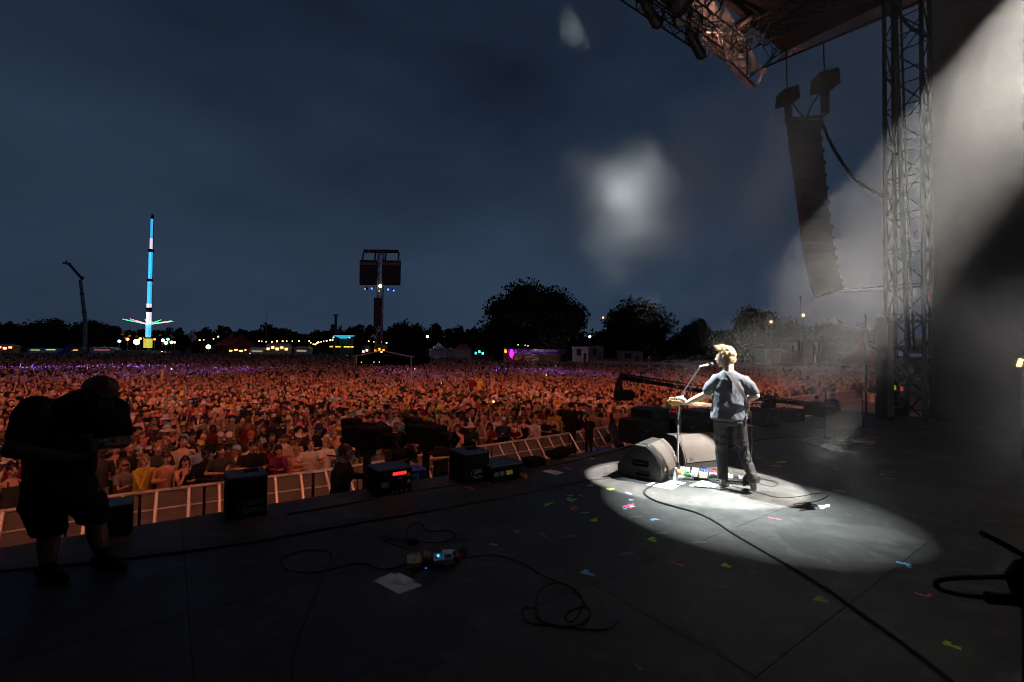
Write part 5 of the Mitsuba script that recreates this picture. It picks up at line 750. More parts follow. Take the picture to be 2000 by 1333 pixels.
rf.part('side_fascia', sheet(np.array([[a * (1 - s) + b * s + EA * .45 * math.sin(s * math.pi) for s in np.linspace(0, 1, 8)] for a, b in zip(curve([s0, s1, s2], 6), curve([v0, v1, v2], 6))]), .05), 'mat_canopy', 40)
rf.part('corner_fascia', sheet(np.array([[T0, atr(1492, 133, 14.3)], [U0, atr(1530, 82, 14.35)]]), .05), 'mat_canopy'); rf.part('edge_tube', tube(lo, .035, 6), M_STEEL, 40); rf.part('side_tube', tube([s0, s1, s2], .035, 6), M_BLK, 40)
c0 = atr(1530, 100, 13.0); rc = [c0, c0 - NA * 11.5, c0 - NA * 11.5 - EA * 24, c0 - EA * 24]; rf.part('ceiling', sheet(np.array([[rc[0], rc[1]], [rc[3], rc[2]]]), .08), 'mat_roof_black')
rf.part('hanging_strap', rod(atr(1459, 78, 13.2), atr(1459, 148, 13.4), .03), M_BLK)
def truss(p, q, w, label, n=None, **kw):
    t = Thing('truss', label, 'truss', 'roof trusses'); c_, b_ = lattice(p, q, w, n=n, **kw)
    for m in c_: t.part('chord', m, M_BLK)
    t.part('lattice', b_, M_BLK); return t
tA0, tA1 = atr(1396, 104, 11.2), atr(1396, 104, 11.2) - EA * 14; tA0 = tA0 + V3(0, 0, .0); truss(tA0 - [0, 0, -.25], tA1 - [0, 0, -.25], .5, 'front roof truss carrying floodlights at the upper edge of the picture', 26)
tB0 = atr(1432, 95, 12.2); truss(tB0, tB0 - EA * 13, .55, 'second roof truss behind the floodlight truss', 24); tC0 = atr(1440, 85, 12.0); truss(tC0, atr(1640, -20, 9.6), .5, 'side roof truss running back above the stage', 10); tD0 = atr(1560, 62, 13.6); truss(atr(1500, 95, 13.9), atr(1560, 55, 13.6), .6, 'short truss frame at the roof corner', 3)
truss(atr(1540, 62, 13.0), atr(1760, -20, 10.4), .12, 'thin double rail under the side fascia', 14)
for k, (x, y, Y, s_, lab) in enumerate(((1312, 22, 10.3, .62, 'big round floodlight hanging in the front truss'), (1330, 40, 10.4, .36, 'small caged floodlight beside the big round one'), (1395, 14, 11.6, .42, 'square floodlight hanging against the pale fascia'), (1442, 60, 12.0, .5, 'black moving lamp at the corner of the trusses'), (1290, 2, 10.0, .4, 'floodlight at the top edge left of the big round one'))):
    p_ = atr(x, y, Y); lamp_body('flood_lamp', p_, p_ + NA * 6 + V3(0, 0, -3) if k in (0, 4, 3) else p_ + V3(-1, -3, -2.5), lab, 'floodlights in the roof trusses', s_)
for k, (x, y, Y) in enumerate(((1274, 25, 10.1), (1362, 88, 10.9))): p_ = atr(x, y, Y); t = Thing('batten_lamp', f"slim dark batten lamp clamped under the front truss {'near its end' if k else 'further up'}", 'stage lamp'); t.part('housing', tube([p_ - EA * .5 + V3(0, 0, .25), p_ - EA * .3 + V3(0, 0, .1), p_ + EA * .2 - V3(0, 0, .22), p_ + EA * .3 - V3(0, 0, .26)], [.06, .13, .15, .08], 8), M_BLK, 40); t.part('bracket', rod(p_, p_ + V3(0, 0, .5), .03), M_BLK)
solo('roof_cable', tube(curve([atr(1412, 78, 11.9), atr(1418, 110, 11.9), atr(1428, 115, 11.9), atr(1432, 90, 11.9), atr(1440, 80, 12)], 6), .03, 6), M_BLK, 'black cable bundle drooping under the truss corner', 'cable', smooth=50)
# lit lamps of the show: real housings where the script's spots stand
lamp_body('beam_lamp', LAMP_A + (LAMP_A - POOL_A) / 12.4 * .08, POOL_A, 'spotlight above the right of the stage sending the white beam', None, .5, emit=(20, 18, 15)); lamp_body('follow_lamp', LAMP_B + (LAMP_B - POOL_B) / 11 * .08, POOL_B, 'spotlight over the stage front lighting the singer\'s face', None, .5, emit=(18, 20, 20))
for p_, q_ in zip(WASH, WASH_T): d_ = (q_ - p_) / np.linalg.norm(q_ - p_); lamp_body('wash_lamp', p_ - d_ * .06, q_, 'red-orange wash lamp over the stage front aimed at the far crowd', 'wash lamps over the stage front', .5, emit=(20, 7, 4.5))
for p_, q_ in zip(FILL, FILL_T): d_ = (q_ - p_) / np.linalg.norm(q_ - p_); lamp_body('fill_lamp', p_ - d_ * .06, q_, 'small red-orange wash lamp aimed at the front rows', 'small wash lamps over the stage front', .36, emit=(10, 3.6, 2.3))
truss(en(-12, 6.0, 9.25), en(6.6, 6.0, 9.25), .45, 'lamp truss over the stage front, out of the picture', 26)
# loudspeaker array: sixteen cabinets in a J, two hoists above
la = Thing('line_array', 'tall hanging line array of black loudspeaker cabinets right of the stage front', 'loudspeaker array')
NC = 16; Lc = np.array([(1534, 236), (1540, 285), (1548, 340), (1556, 400), (1563, 455), (1570, 505), (1578, 545), (1592, 580)], float); Rc = np.array([(1601, 233), (1606, 285), (1612, 340), (1618, 400), (1625, 455), (1632, 500), (1640, 535), (1646, 563)], float)
u8 = np.linspace(0, 1, 8); ff = np.linspace(0, 1, NC + 1); LP_ = np.c_[np.interp(ff, u8, Lc[:, 0]), np.interp(ff, u8, Lc[:, 1])]; RP = np.c_[np.interp(ff, u8, Rc[:, 0]), np.interp(ff, u8, Rc[:, 1])]
for k in range(NC):
    a, b, c_, d_ = at(*LP_[k], 15.6), at(*RP[k], 16.2), at(*RP[k + 1], 16.2), at(*LP_[k + 1], 15.6); dep = V3(.55, .95, 0) / 1.1 * 1.05; g_ = .965
    ctr = (a + b + c_ + d_) / 4; q4 = [ctr + (x - ctr) * np.array([1, 1, g_]) for x in (a, b, c_, d_)]; vs = np.array(q4 + [x + dep * .9 + (ctr - x) * .12 for x in q4]); ck = la.part('cabinet', trimesh.convex.convex_hull(vs), 'mat_cab')
    rb_ = (q4[1] + q4[2]) / 2; sub(ck, 'rear_handle', cat(box(.06, .12, .10, rb_ + V3(.0, .0, -.12)), box(.10, .06, .06, rb_ + V3(-.03, .1, .08))), M_BLK)
mat('cab', proc(lambda p, n, uv: mi.Color3f(.02 + .014 * fbm(p.x * 20, p.y * 20, p.z * 20, 2))), .6)
la.part('bumper_frame', cat(rod(at(1534, 234, 15.7), at(1604, 228, 16.4), .06), rod(at(1604, 228, 16.4), at(1617, 217, 16.8), .08)), M_BLK)
solo('array_cable', tube(curve([at(1602, 232, 16.4), at(1625, 285, 16.2), at(1665, 345, 15.6), at(1705, 375, 15), at(1752, 392, 14.4)], 8), .05, 8), M_BLK, 'thick cable swooping from the line array to the truss tower', 'cable', smooth=50)
for k, (x, y, w_, Y) in enumerate(((1538, 190, 34, 15.8), (1611, 160, 40, 16.6))):
    p_ = at(x, y, Y); s_ = w_ / FPX * Y; t = Thing('chain_hoist', ['smaller left', 'bigger right'][k] + ' chain hoist with rain cover above the line array', 'chain hoist'); cv = trimesh.convex.convex_hull(np.array([p_ + V3(sx * s_ * (.5 - .06 * (sz > 0)), sy * s_ * .4, sz * s_ * .38 + .08 * sx) for sx in (-1, 1) for sy in (-1, 1) for sz in (-1, 1)])); t.part('rain_cover', cv, M_BLKM)
    b_ = at(x + (2 if k == 0 else 0), 233 if k == 0 else 222, Y); t.part('motor', tube([p_ - V3(0, 0, .2), b_ + V3(0, 0, .25), b_], [s_ * .2, s_ * .2, s_ * .16], 10), M_BLKM, 40); t.part('chain', rod(p_, at(*((1534, 60) if k == 0 else (1604, -30)), Y), .022, 6), M_BLK)
solo('sling', tube(curve([at(1548, 203, 15.9), at(1572, 230, 16), at(1586, 205, 16.2), at(1600, 185, 16.5)], 6), .025, 6), M_BLK, 'thin black steel sling between the two hoists', 'sling', smooth=50)
for y in (566, 571): solo('guy_wire', rod(at(1640, y, 16), at(1756, 558 + (y - 566) * 2, 13.4), .02, 6), M_BLK, f"{'upper' if y == 566 else 'lower'} thin wire holding the foot of the line array back", 'wire')
# truss tower, wing panel and drape on the right
tw = at(1776, 690, 13.2); tw0 = V3(tw[0], tw[1], G); t = Thing('truss_tower', 'tall truss tower fading in smoke right of the line array', 'truss tower'); c_, b_ = lattice(tw0, tw0 + V3(0, 0, 16.0), .82, up=(.8, .6, 0), n=16, rc=.055, rb=.02)
for m in c_: t.part('chord', m, M_BLK)
t.part('lattice', b_, M_BLK)
for k, dx in enumerate((-.75, -.6, .2)): solo('hanging_cable', tube(curve([tw0 + V3(dx, -.5, 14.2), tw0 + V3(dx + .1, -.55, 9), tw0 + V3(dx + .22, -.6, 4.2)], 8), .06 if k == 0 else .03, 6), M_BLK, f"{['thick', 'thin', 'middle'][k]} cable bundle hanging down the truss tower", 'cable', smooth=50)
solo('hanging_cable', tube(curve([at(1742, -10, 12.4), at(1765, 40, 12.4), at(1800, 68, 12.6), at(1826, 72, 12.8)], 8), .04, 6), M_BLK, 'slack cable drooping from the roof to the tower top', 'cable', smooth=50)
wp0, wp1 = at(1715, 838, 13.1), at(1741, 838, 12.6); hgt = at(1715, 620, 13.1)[2]; d_ = wp1 - wp0; yw = math.atan2(d_[1], d_[0]); t = Thing('wing_panel', 'tall flat black panel standing at the edge of the stage wing', 'panel'); cw = (wp0 + wp1) / 2; t.part('board', mv(cbox(np.linalg.norm(d_[:2]), .12, hgt - .02, .01), [cw[0], cw[1], .005], yw), M_BLKM); t.part('edge_strip', mv(box(.04, .14, hgt * .9, (.24, 0, .1)), [cw[0], cw[1], .0], yw), M_GREY)
sc_ = at(1775, 830, 13.4); t = Thing('scaffold', 'scaffold of dark tubes with hung gear behind the wing panel', 'scaffold')
for x in (-.6, .0, .6):
    for y in (0, .8): t.part('standard', rod([sc_[0] + x, sc_[1] + y, G], [sc_[0] + x, sc_[1] + y, 3.0], .03), M_DGREY)
for z in (.2, 1.1, 2.0, 2.9): t.part('ledger', rod([sc_[0] - .7, sc_[1], z], [sc_[0] + .7, sc_[1], z], .028), M_DGREY)
for k, (x, z, s_, mt, lab) in enumerate(((-.35, 1.75, .22, M_DGREY, 'upper left'), (-.3, 1.15, .2, M_GREY, 'middle left'), (.25, 1.45, .2, M_BLK, 'middle'), (-.3, .6, .24, M_DGREY, 'lower left'), (.35, .55, .2, 'mat_cloth_olive', 'lower right'))): solo('cable_coil', cat([mv(trimesh.creation.torus(s_ * (.8 + .1 * i), .03, 20, 6).apply_transform(trimesh.transformations.rotation_matrix(math.pi / 2, [1, 0, 0])), [sc_[0] + x, sc_[1] - .08 - .03 * i, z], .2 * i) for i in range(3)]), mt, f'coiled cable hanging on the {lab} of the scaffold', 'cable coil', smooth=40)
for k, (x, z, w_, h_, mt, lab) in enumerate(((-.35, 1.3, .4, .22, M_GREY, 'pale rack case'), (.3, .9, .45, .3, M_DGREY, 'dark rack case'), (-.25, .02, .6, .5, M_BLK, 'black flight case'), (.45, 2.05, .16, .18, M_YEL, 'small yellow case'), (.4, 1.8, .12, .3, 'mat_cloth_yellow', 'yellow strap bundle'))):
    t = Thing('equipment_case', f'{lab} stacked in the scaffold of the wing', 'case'); t.part('shell', cbox(w_, .5, h_, .02, (sc_[0] + x, sc_[1] + .3, z)), mt); t.part('handle', box(w_ * .4, .02, .03, (sc_[0] + x, sc_[1] + .04, z + h_ / 2)), M_STEEL)
for k, (x, y, Y, mt, em) in enumerate(((1769, 624, 13.2, M_ORANGE, (.35, .05, .02)), (1747, 755, 12.9, M_YEL, (.25, .25, .02)), (1761, 757, 12.9, M_RED, (.3, .04, .02)), (1812, 573, 13, M_RED, (.3, .03, .03)))): solo('signal_lamp', cat(sphere(at(x, y, Y), .035, 6, 8), box(.05, .05, .07, at(x, y, Y) - V3(0, 0, .1))), mt, f"tiny {['orange', 'yellow-green', 'red', 'pinkish red'][k]} signal lamp glowing on the scaffold {['top', 'side', 'middle', 'tower'][k]}", 'signal lamp', smooth=40, emit=em)
dp0, dp1 = np.array(at(1826, 690, 12.6)[:2]), np.array([13.5, 1.5]); L = np.linalg.norm(dp1 - dp0); dd = (dp1 - dp0) / L; dn = np.array([-dd[1], dd[0]])
solo('side_drape', sheet(np.array([[np.r_[dp0 + dd * s + dn * .02 * math.sin(s * 3.0), z] for z in np.linspace(.01, 15.5, 4)] for s in np.linspace(0, L, 160)]), .02), M_BLKM, 'black pleated drape closing the right wing of the stage', 'drape', smooth=60)
ol = at(1992, 709, 7.8); d_ = V3(-.75, -.35, -.45); t = Thing('work_lamp', 'small lit orange lamp on the right edge against the drape', 'work lamp'); t.part('bulb', tube([ol - V3(.02, 0, .06), ol + V3(.02, 0, .06)], .03, 10), M_ORANGE, 40, emit=(9, 3.6, 1.0)); t.part('housing', cbox(.14, .14, .22, .02, ol + V3(.1, .06, -.11)), M_BLK); t.part('stand', rod(ol + V3(.1, .06, -.1), [ol[0] + .1, ol[1] + .06, .0], .025, 8), M_BLK, 40)
spot('side_lamp_light', [9.0, 2.8, 1.5], [5.0, 5.0, 2.6], np.array([1.0, .92, .88]) * 105, 27, 8, 8); lamp_body('side_lamp', [9.07, 2.77, 1.49], [5.0, 5.0, 2.6], 'dim side lamp above the right wing, out of the picture', None, .3, emit=(3, 2.4, 2.1))

pf_ = atr(1385, 78, 10.8); spot('canopy_lamp_light', pf_, atr(1470, 70, 13.9), np.array([1.0, .46, .30]) * 27, 44, 20, 1.2)
solo('backdrop_drape', sheet(np.array([[en(e, -6.1 + .12 * math.sin(e * 6), z) for z in (.01, 5, 10.6)] for e in np.linspace(-9, 17, 120)]), .02), M_BLKM, 'black pleated drape across the back of the stage, behind the camera', 'drape', smooth=60)
solo('side_drape', sheet(np.array([[en(-9.05 + .12 * math.sin(n * 6), n, z) for z in (.01, 5, 10.6)] for n in np.linspace(-6, 2.5, 60)]), .02), M_BLKM, 'black pleated drape closing the left wing, outside the picture', 'drape', smooth=60)

UP0, UP1 = V3(9.4, 5.2, .35), V3(4.5, 10.5, 6.5); spot('uplight_lamp_light', UP0, UP1, np.array([.90, .96, 1.0]) * 46, 46, 10, 8); lamp_body('floor_uplighter', UP0 - (UP1 - UP0) * .01, UP1, 'floor uplighter in the right wing, out of the picture', None, .3, emit=(3, 3, 3))
# ================================================================== the far side of the field
def leaf_crown(c, r, n, size, seed, lobes=30, flat=.0):
    """leaves through lobes of a crown: (mesh) many small bent leaf clumps"""
    g = np.random.default_rng(seed); r = np.asarray(r, float); lc = g.normal(0, 1, (lobes, 3)); lc /= np.linalg.norm(lc, axis=1, keepdims=True); lc *= g.uniform(.25, .72, (lobes, 1)); lr = g.uniform(.26, .5, lobes)
    k = g.integers(0, lobes, n); d = g.normal(0, 1, (n, 3)); d /= np.linalg.norm(d, axis=1, keepdims=True); P = (lc[k] + d * lr[k][:, None] * g.uniform(.35, 1.08, (n, 1)) ** .6) * r + c
    a = g.normal(0, 1, (n, 3)); a /= np.linalg.norm(a, axis=1, keepdims=True); b = np.cross(a, g.normal(0, 1, (n, 3))); b /= np.linalg.norm(b, axis=1, keepdims=True); s = size * g.uniform(.5, 1.3, (n, 1)); nn = np.cross(a, b)
    V = np.stack([P - a * s, P + b * s * .55 + nn * s * .2, P + a * s, P - b * s * .55 + nn * s * .2], 1).reshape(-1, 3); i = np.arange(n)[:, None] * 4; Fc = np.vstack([i + [0, 1, 2], i + [0, 2, 3]]); return trimesh.Trimesh(V, Fc, process=False), lc * r + c
mat('foliage', proc(lambda p, n, uv: mix((.018, .026, .012), (.045, .05, .022), fbm(p.x * .8, p.y * .8, p.z * .8, 3))), .9, spec=.1); mat('bark', (.05, .038, .028), .95)
def tree(px, Y, top, wpx, label, seed, base=None, n=5000, size=None, group='trees beyond the crowd', name='tree', squat=.52):
    p = at(px, 690, Y); h = at(px, top, Y)[2] - G; w = wpx / FPX * Y; b = np.array([p[0], p[1], G]); rz = h * squat; c = b + [0, 0, h - rz * .98]; r = np.array([w / 2 * 1.08, w / 2 * 1.0, rz]); t = Thing(name, label, 'tree', group)
    m, lc = leaf_crown(c, r, n, size or w * .04, seed); m = cat(m, [sphere(q_, r * .25, 5, 8) for q_ in lc], sphere(c, r * .52, 7, 10)); t.part('crown', m, 'mat_foliage'); tr_ = [tube([b, b + [0, 0, h * .2], c], [w * .035, w * .027, w * .012], 9)]
    for q in lc[:9]: tr_.append(tube([b + [0, 0, h * .22], (b + [0, 0, h * .25]) * .4 + q * .6 - [0, 0, h * .03], q], [w * .018, w * .011, w * .003], 6))
    t.part('trunk', cat(tr_), 'mat_bark', 50); return t
tree(1042, 150, 546, 222, 'big broad dark oak standing behind the purple banner', 3, n=20000, size=.6, squat=.52); tree(1238, 150, 577, 160, 'second round tree greyed by smoke, right of the big oak', 8, n=12000, size=.6); tree(1362, 160, 612, 74, 'small pointed tree in smoke left of the singer', 12, n=4000, size=.5); tree(1474, 150, 588, 105, 'tall uneven tree right above the singer', 14, n=7000, size=.5); tree(1545, 165, 620, 100, 'low wide tree between the two street lamps', 17, n=5000, size=.5); tree(1632, 150, 614, 110, 'smoky tree at the right behind the lamps', 21, n=6000, size=.5); tree(1420, 170, 632, 70, 'low tree in the gap left of the tall uneven tree', 22, n=3000, size=.5)
tree(780, 260, 614, 52, 'dark tree right of the video tower', 31, n=3500, size=.7, squat=.6); tree(813, 262, 622, 44, 'slim dark tree, second to the right of the video tower', 33, n=3000, size=.7, squat=.6); tree(100, 330, 616, 90, 'broad dark tree on the left skyline below the crane arm', 41, n=4500, size=1.0); tree(22, 320, 624, 70, 'round dark tree at the left end of the skyline', 42, n=3500, size=1.0); tree(180, 335, 626, 80, 'dark tree between the crane and the tower ride', 43, n=4000, size=1.0)
g8 = np.random.default_rng(9); BV, lcs = [], []
for k, px in enumerate(np.r_[np.arange(-60, 960, 26), np.arange(930, 1730, 24)]):
    Y = (380 if px < 700 else 300 if px < 960 else 210) + g8.uniform(-25, 25); tp_ = (640 if px < 240 else 642 if px < 700 else 636 if px < 960 else 646) + g8.uniform(-7, 6); p = at(px, 690, Y); h = at(px, tp_, Y)[2] - G; m, _ = leaf_crown(np.array([p[0], p[1], G + h * .5]), (Y * .028 * g8.uniform(.85, 1.3), Y * .02, h * .60), 1100, Y * .0042, 100 + k, 12); BV.append(m)
    q = tube([[p[0], p[1], G], [p[0], p[1], G + h * .6]], Y * .003, 5); BV.append(q)
put('treeline', cat(BV), 'mat_foliage'); labels['treeline'] = {'kind': 'stuff', 'label': 'dark far wood closing the field along the horizon'}
# tower ride with lit shaft
def lit(rgb): return rgb
rb0 = at(289, 690, 300); rb0[2] = G; t = Thing('tower_ride', 'tall swing tower ride with a glowing cyan shaft and lit star arms', 'fairground ride'); zt = lambda y: at(292, y, 300)[2]; ax = lambda y: at(289 + (668 - y) * .033, y, 300)
CY, WH, GR, PK, YG, OR_ = (.05, .62, 1.15), (1.1, .9, 1.2), (.15, 1.9, .7), (2.2, .5, 1.0), (.9, 1.1, .12), (1.8, .55, .1)
for y0, y1, col in ((428, 466, CY), (466, 487, WH), (493, 545, CY), (550, 594, CY), (594, 601, WH), (610, 632, WH), (633, 659, CY)):
    a, b = ax(y0), ax(y1); w_ = .9 + (y0 - 428) / 240 * 1.0
    for s_, dx in ((0, -.5 * w_), (1, .5 * w_)):
        if y0 < 470 and s_ == 0: continue
        m = cbox(w_ * .92 if y0 > 470 else w_ * 1.5, .5, a[2] - b[2], .05); m.apply_translation([b[0] + (dx if y0 > 470 else 0), b[1], b[2]]); t.part('light_panel', m, M_WHITE, emit=tuple(np.array(col) * (.75 if s_ else 1.1)))
t.part('shaft', tube([rb0 + V3(0, .9, 0), ax(600) + V3(0, .9, 0), ax(420) + V3(0, .9, 0)], [1.2, .9, .5], 8), M_DGREY)
for y in (490, 548, 605): t.part('collar', tube([ax(y + 2.5), ax(y - 2.5)], 1.7, 8), M_DGREY)
t.part('finial', tube([ax(428), ax(416)], [.8, .1], 6), M_DGREY); hub = ax(634)
for k in range(10):
    a = k * math.pi / 5 + .2; q = hub + V3(math.cos(a) * 13, math.sin(a) * 13, 2.6); t.part('star_arm', tube([hub, hub * .45 + q * .55, q], [.28, .24, .18], 5), M_WHITE, emit=(GR if k % 3 == 0 else PK if k % 3 == 1 else (.2, 1.6, 1.3)))
    q2 = q - V3(0, 0, 10 + (k % 3)); t.part('chain', rod(q, q2, .06, 4), M_GREY); t.part('swing_seat', cbox(1.2, 1.2, 1.2, .2, q2), M_ORANGE)
t.part('base_drum', tube([ax(680), ax(662)], 2.3, 14), M_YEL, 40, emit=(.55, .5, .06)); t.part('platform', tube([rb0 + V3(0, 0, .2), rb0 + V3(0, 0, 2.5)], 17, 20), M_GREY, 40)
def bulb(px, py, Y, r, col, label, grp=None, post=True, name='lamp_post'):
    c = at(px, py, Y); t = Thing(name, label, 'lamp', grp); t.part('lamp_head', sphere(c, r, 7, 10), M_WHITE, True, emit=col)
    if post: t.part('post', rod([c[0], c[1], G], [c[0], c[1], c[2] - r * .8], max(.05, Y * .0006), 6), M_GREY)
    return t
for k, (px, py, r, col, lab) in enumerate(((267, 668, 1.7, (4, 4, 2.5), 'bright pale floodlight at the foot of the ride, left side'), (233, 667, .9, (1.2, 1.3, 2.5), 'bluish floodlight furthest left of the ride'), (318, 665, .9, (3, 3, 3), 'white floodlight right of the ride foot'), (324, 670, 1.0, (3, 3.2, 2.6), 'low white floodlight right of the ride foot'), (335, 669, .9, (3.5, 2.8, .9), 'yellow floodlight right of the ride foot'), (341, 669, .7, (1.0, 3, .6), 'green floodlight at the right end of the ride'), (249, 663, .9, (2.2, .7, .2), 'orange floodlight above the left foot of the ride'), (274, 662, .8, (2.0, 1.2, .2), 'amber floodlight beside the shaft'), (302, 663, .7, (2, .5, .3), 'red floodlight beside the shaft'), (328, 663, .8, (.3, 2.2, 1.6), 'turquoise floodlight above the right foot'))): bulb(px, py, 285, r, col, lab, 'floodlights of the tower ride', name='ride_floodlight')
# far stalls, tents
def stall(px, Y, py, wpx, hpx, label, mt, glow, roof=None, n=3, name='market_stall'):
    p = at(px, py, Y); w = wpx / FPX * Y; h = max(2.5, p[2] + hpx / FPX * Y - G); t = Thing(name, label, 'stall'); b = V3(p[0], p[1], G); t.part('cabin', cbox(w, 4, h * .8, .1, b), mt); t.part('awning', trimesh.convex.convex_hull(np.array([b + V3(sx * w * .54, sy * 2.6, h * .8) for sx in (-1, 1) for sy in (-1, 1)] + [b + V3(sx * w * .4, 0, h) for sx in (-1, 1)])), roof or mt)
    for k in range(n): t.part('hatch_lamp', box(w / n * .6, .1, h * .16, b + V3((k - (n - 1) / 2) * w / n, -2.1, h * (.5 + .1 * (k % 2)))), M_WHITE, emit=tuple(np.array(glow) * (.6 + .5 * ((k * 7) % 3) / 2)))
    return t
mat('tent_white', (.6, .6, .6), .8); mat('tent_red', (.28, .035, .05), .8); mat('tent_pink', (.5, .14, .2), .8)
stall(12, 255, 683, 42, 10, 'brightly lit food stall at the far left edge', M_ORANGE, (5, 2.2, 1.0), 'mat_tent_white', 4); stall(150, 290, 684, 26, 5, 'small stall with an amber lamp right of the blue flag', M_GREY, (2, 1, .3), n=1); stall(90, 300, 685, 60, 5, 'long low grey tent left of the blue flag', 'mat_tent_white', (.6, .8, .3), n=2); stall(205, 290, 684, 50, 6, 'low grey marquee left of the tower ride', 'mat_tent_white', (.5, .1, .1), n=1)
stall(470, 262, 684, 40, 6, 'stall with warm lamps under the red big top', M_BROWN, (4, 2, .6), 'mat_tent_red', 4); stall(545, 255, 684, 44, 13, 'pale stall with warm shop lights below the string lights', M_CREAM, (3.4, 2.2, .9), 'mat_tent_white', 5); stall(506, 262, 685, 34, 6, 'white tent left of the pale lit stall', 'mat_tent_white', (.5, .4, .2), n=1); stall(592, 260, 685, 30, 8, 'white tent right of the pale lit stall', 'mat_tent_white', (.5, .4, .2), n=1)
stall(744, 205, 682, 22, 9, 'stall glowing amber behind the mixing tent', M_ORANGE, (3.5, 1.7, .12), M_YEL, 3); stall(716, 210, 682, 14, 6, 'little stall with white lamps left of the amber stall', M_GREY, (2.5, 2.2, 1.6), n=2); stall(988, 180, 686, 8, 16, 'narrow yellow-lit stall left of the banner', M_YEL, (3, 1.6, .1), n=1); stall(937, 185, 684, 20, 6, 'stall with turquoise lamps right of the pink tent', M_DGREY, (.2, 1.8, 1.6), n=3)
def big_top(px, Y, py, wpx, peaks, hpx, mt, label, wall='mat_tent_white'):
    p = at(px, py, Y); w = wpx / FPX * Y; h = hpx / FPX * Y; t = Thing('tent', label, 'tent'); b = V3(p[0], p[1], G); e = max(1.8, p[2] - G)
    for x in peaks: c = b + V3(x * w, 0, e); t.part('roof_cone', tube([c, c + V3(0, 0, h * .25), c + V3(0, 0, h * .6), c + V3(0, 0, h)], [w * .36, w * .26, w * .1, w * .008], 14), mt, 60)
    t.part('side_wall', cbox(w * .8, w * .4, e, .2, b), wall); return t
big_top(467, 275, 676, 84, (-.17, .06), 25, 'mat_tent_red', 'dark red big top tent with two peaks', 'mat_tent_red'); big_top(857, 190, 682, 44, (0,), 14, 'mat_tent_white', 'white peaked tent left of the pink tent'); big_top(905, 190, 682, 38, (-.1, .1), 12, 'mat_tent_pink', 'pink tent under the dark trees'); big_top(880, 195, 684, 30, (0,), 6, 'mat_tent_white', 'low white tent between the white and the pink tent')
big_top(1690, 95, 712, 120, (-.05,), 48, 'mat_tent_red', 'smoky red-brown tent at the right behind the wing panel')
# string lights
def festoon(pts, label, Y=265, r=.42):
    P = np.array([at(x, y, Y) for x, y in pts]); t = Thing('string_lights', label, 'string lights'); t.part('wire', tube(P, .04, 4), M_BLK); t.part('bulbs', cat([sphere(p, r * (1 + .25 * math.sin(i * 5.1)), 5, 7) for i, p in enumerate(P)]), M_WHITE, emit=(4.2, 2.4, .8), w=0)
    for q in (P[0], P[-1]): t.part('post', rod([q[0], q[1], G], q, .1, 5), M_DGREY)
festoon([(506, 667), (511, 667), (520, 668), (531, 668), (541, 667), (552, 667), (560, 667), (571, 667), (584, 667)], 'string of warm bulbs over the pale lit stall'); festoon([(604, 667), (607, 670), (612, 673), (616, 673), (620, 670), (622, 669), (627, 668), (632, 667), (638, 666), (645, 665), (650, 664)], 'sagging string of warm bulbs left of the blue stage'); festoon([(390, 665), (398, 664), (417, 662), (426, 658)], 'few amber bulbs left of the red big top'); festoon([(720, 667), (730, 668), (745, 669), (755, 670)], 'short string of amber bulbs over the amber stall', 210, .3)
for px, py, Y, r, col, lab in ((407, 678, 240, 1.1, (5, 4.6, 3.0), 'very bright white floodlight in the field left of the red tent'), (835, 658, 185, .55, (4, 4.2, 3.4), 'white lamp post left of the big oak'), (1152, 658, 120, .32, (5, 5, 5.4), 'white lamp post between the big oak and the second tree'), (1506, 629, 110, .30, (5, 2.9, 1.4), 'warm lamp post right of the singer'), (1569, 616, 100, .30, (5, 3.2, 1.7), 'taller warm lamp post furthest right'), (1178, 621, 148, .3, (4, 1.8, .6), 'amber lamp glowing in front of the second tree'), (1196, 631, 148, .2, (3, 1.6, .6), 'small amber lamp in the second tree')): bulb(px, py, Y, r, col, lab, post=lab.find('tree') < 0 or 'post' in lab)
for px, y0, y1, Y, lab in ((1564, 585, 700, 118, 'thin mast behind the warm lamp posts'), (521, 618, 690, 262, 'thin mast left of the string lights'), (1589, 677, 702, 100, 'short pole right of the warm lamp posts')): a, b = at(px, y0, Y), at(px, y1, Y); solo('mast', cat(rod([a[0], a[1], G], a, .09, 6), box(.3, .3, .8, a)), M_GREY, lab, 'mast')
# video tower with two screens, blue lamps beneath
VT = at(740, 690, 92); vb = V3(VT[0], VT[1], G); vz = lambda y: at(742, y, 92)[2]; vx = lambda x: at(x, 560, 92)[0]
t = Thing('video_tower', 'tall delay tower holding two dark screens above the crowd', 'delay tower'); c_, b_ = lattice(vb, V3(vx(743), VT[1], vz(488)), .95, up=(0, 1, 0), n=26, rc=.09, rb=.04)
for m in c_: t.part('chord', m, M_GREY)
t.part('lattice', b_, M_GREY); t.part('head_beam', cbox(vx(777) - vx(710), .8, .55, .05, (vx(743.5), VT[1], vz(494))), M_DGREY)
for x0, x1 in ((704, 737), (748, 783)):
    cx, w_ = (vx(x0) + vx(x1)) / 2, vx(x1) - vx(x0); t.part('screen_frame', cbox(w_, .6, vz(514) - vz(560), .05, (cx, VT[1] - .5, vz(558))), M_BLK); t.part('screen', mv(box(w_ * .92, .08, vz(521) - vz(552)), (cx, VT[1] - .84, vz(553))), 'mat_screen'); t.part('top_strip', box(w_ * .98, .1, (vz(514.5) - vz(520)), (cx, VT[1] - .86, vz(520))), M_GREY); t.part('header_rail', cbox(w_ * 1.02, .3, .22, .03, (cx, VT[1] - .5, vz(512))), M_DGREY)
    for dx in (-.36, .36): t.part('hanger', rod([cx + dx * w_, VT[1] - .5, vz(512)], [cx + dx * w_, VT[1], vz(494)], .16, 6), M_DGREY)
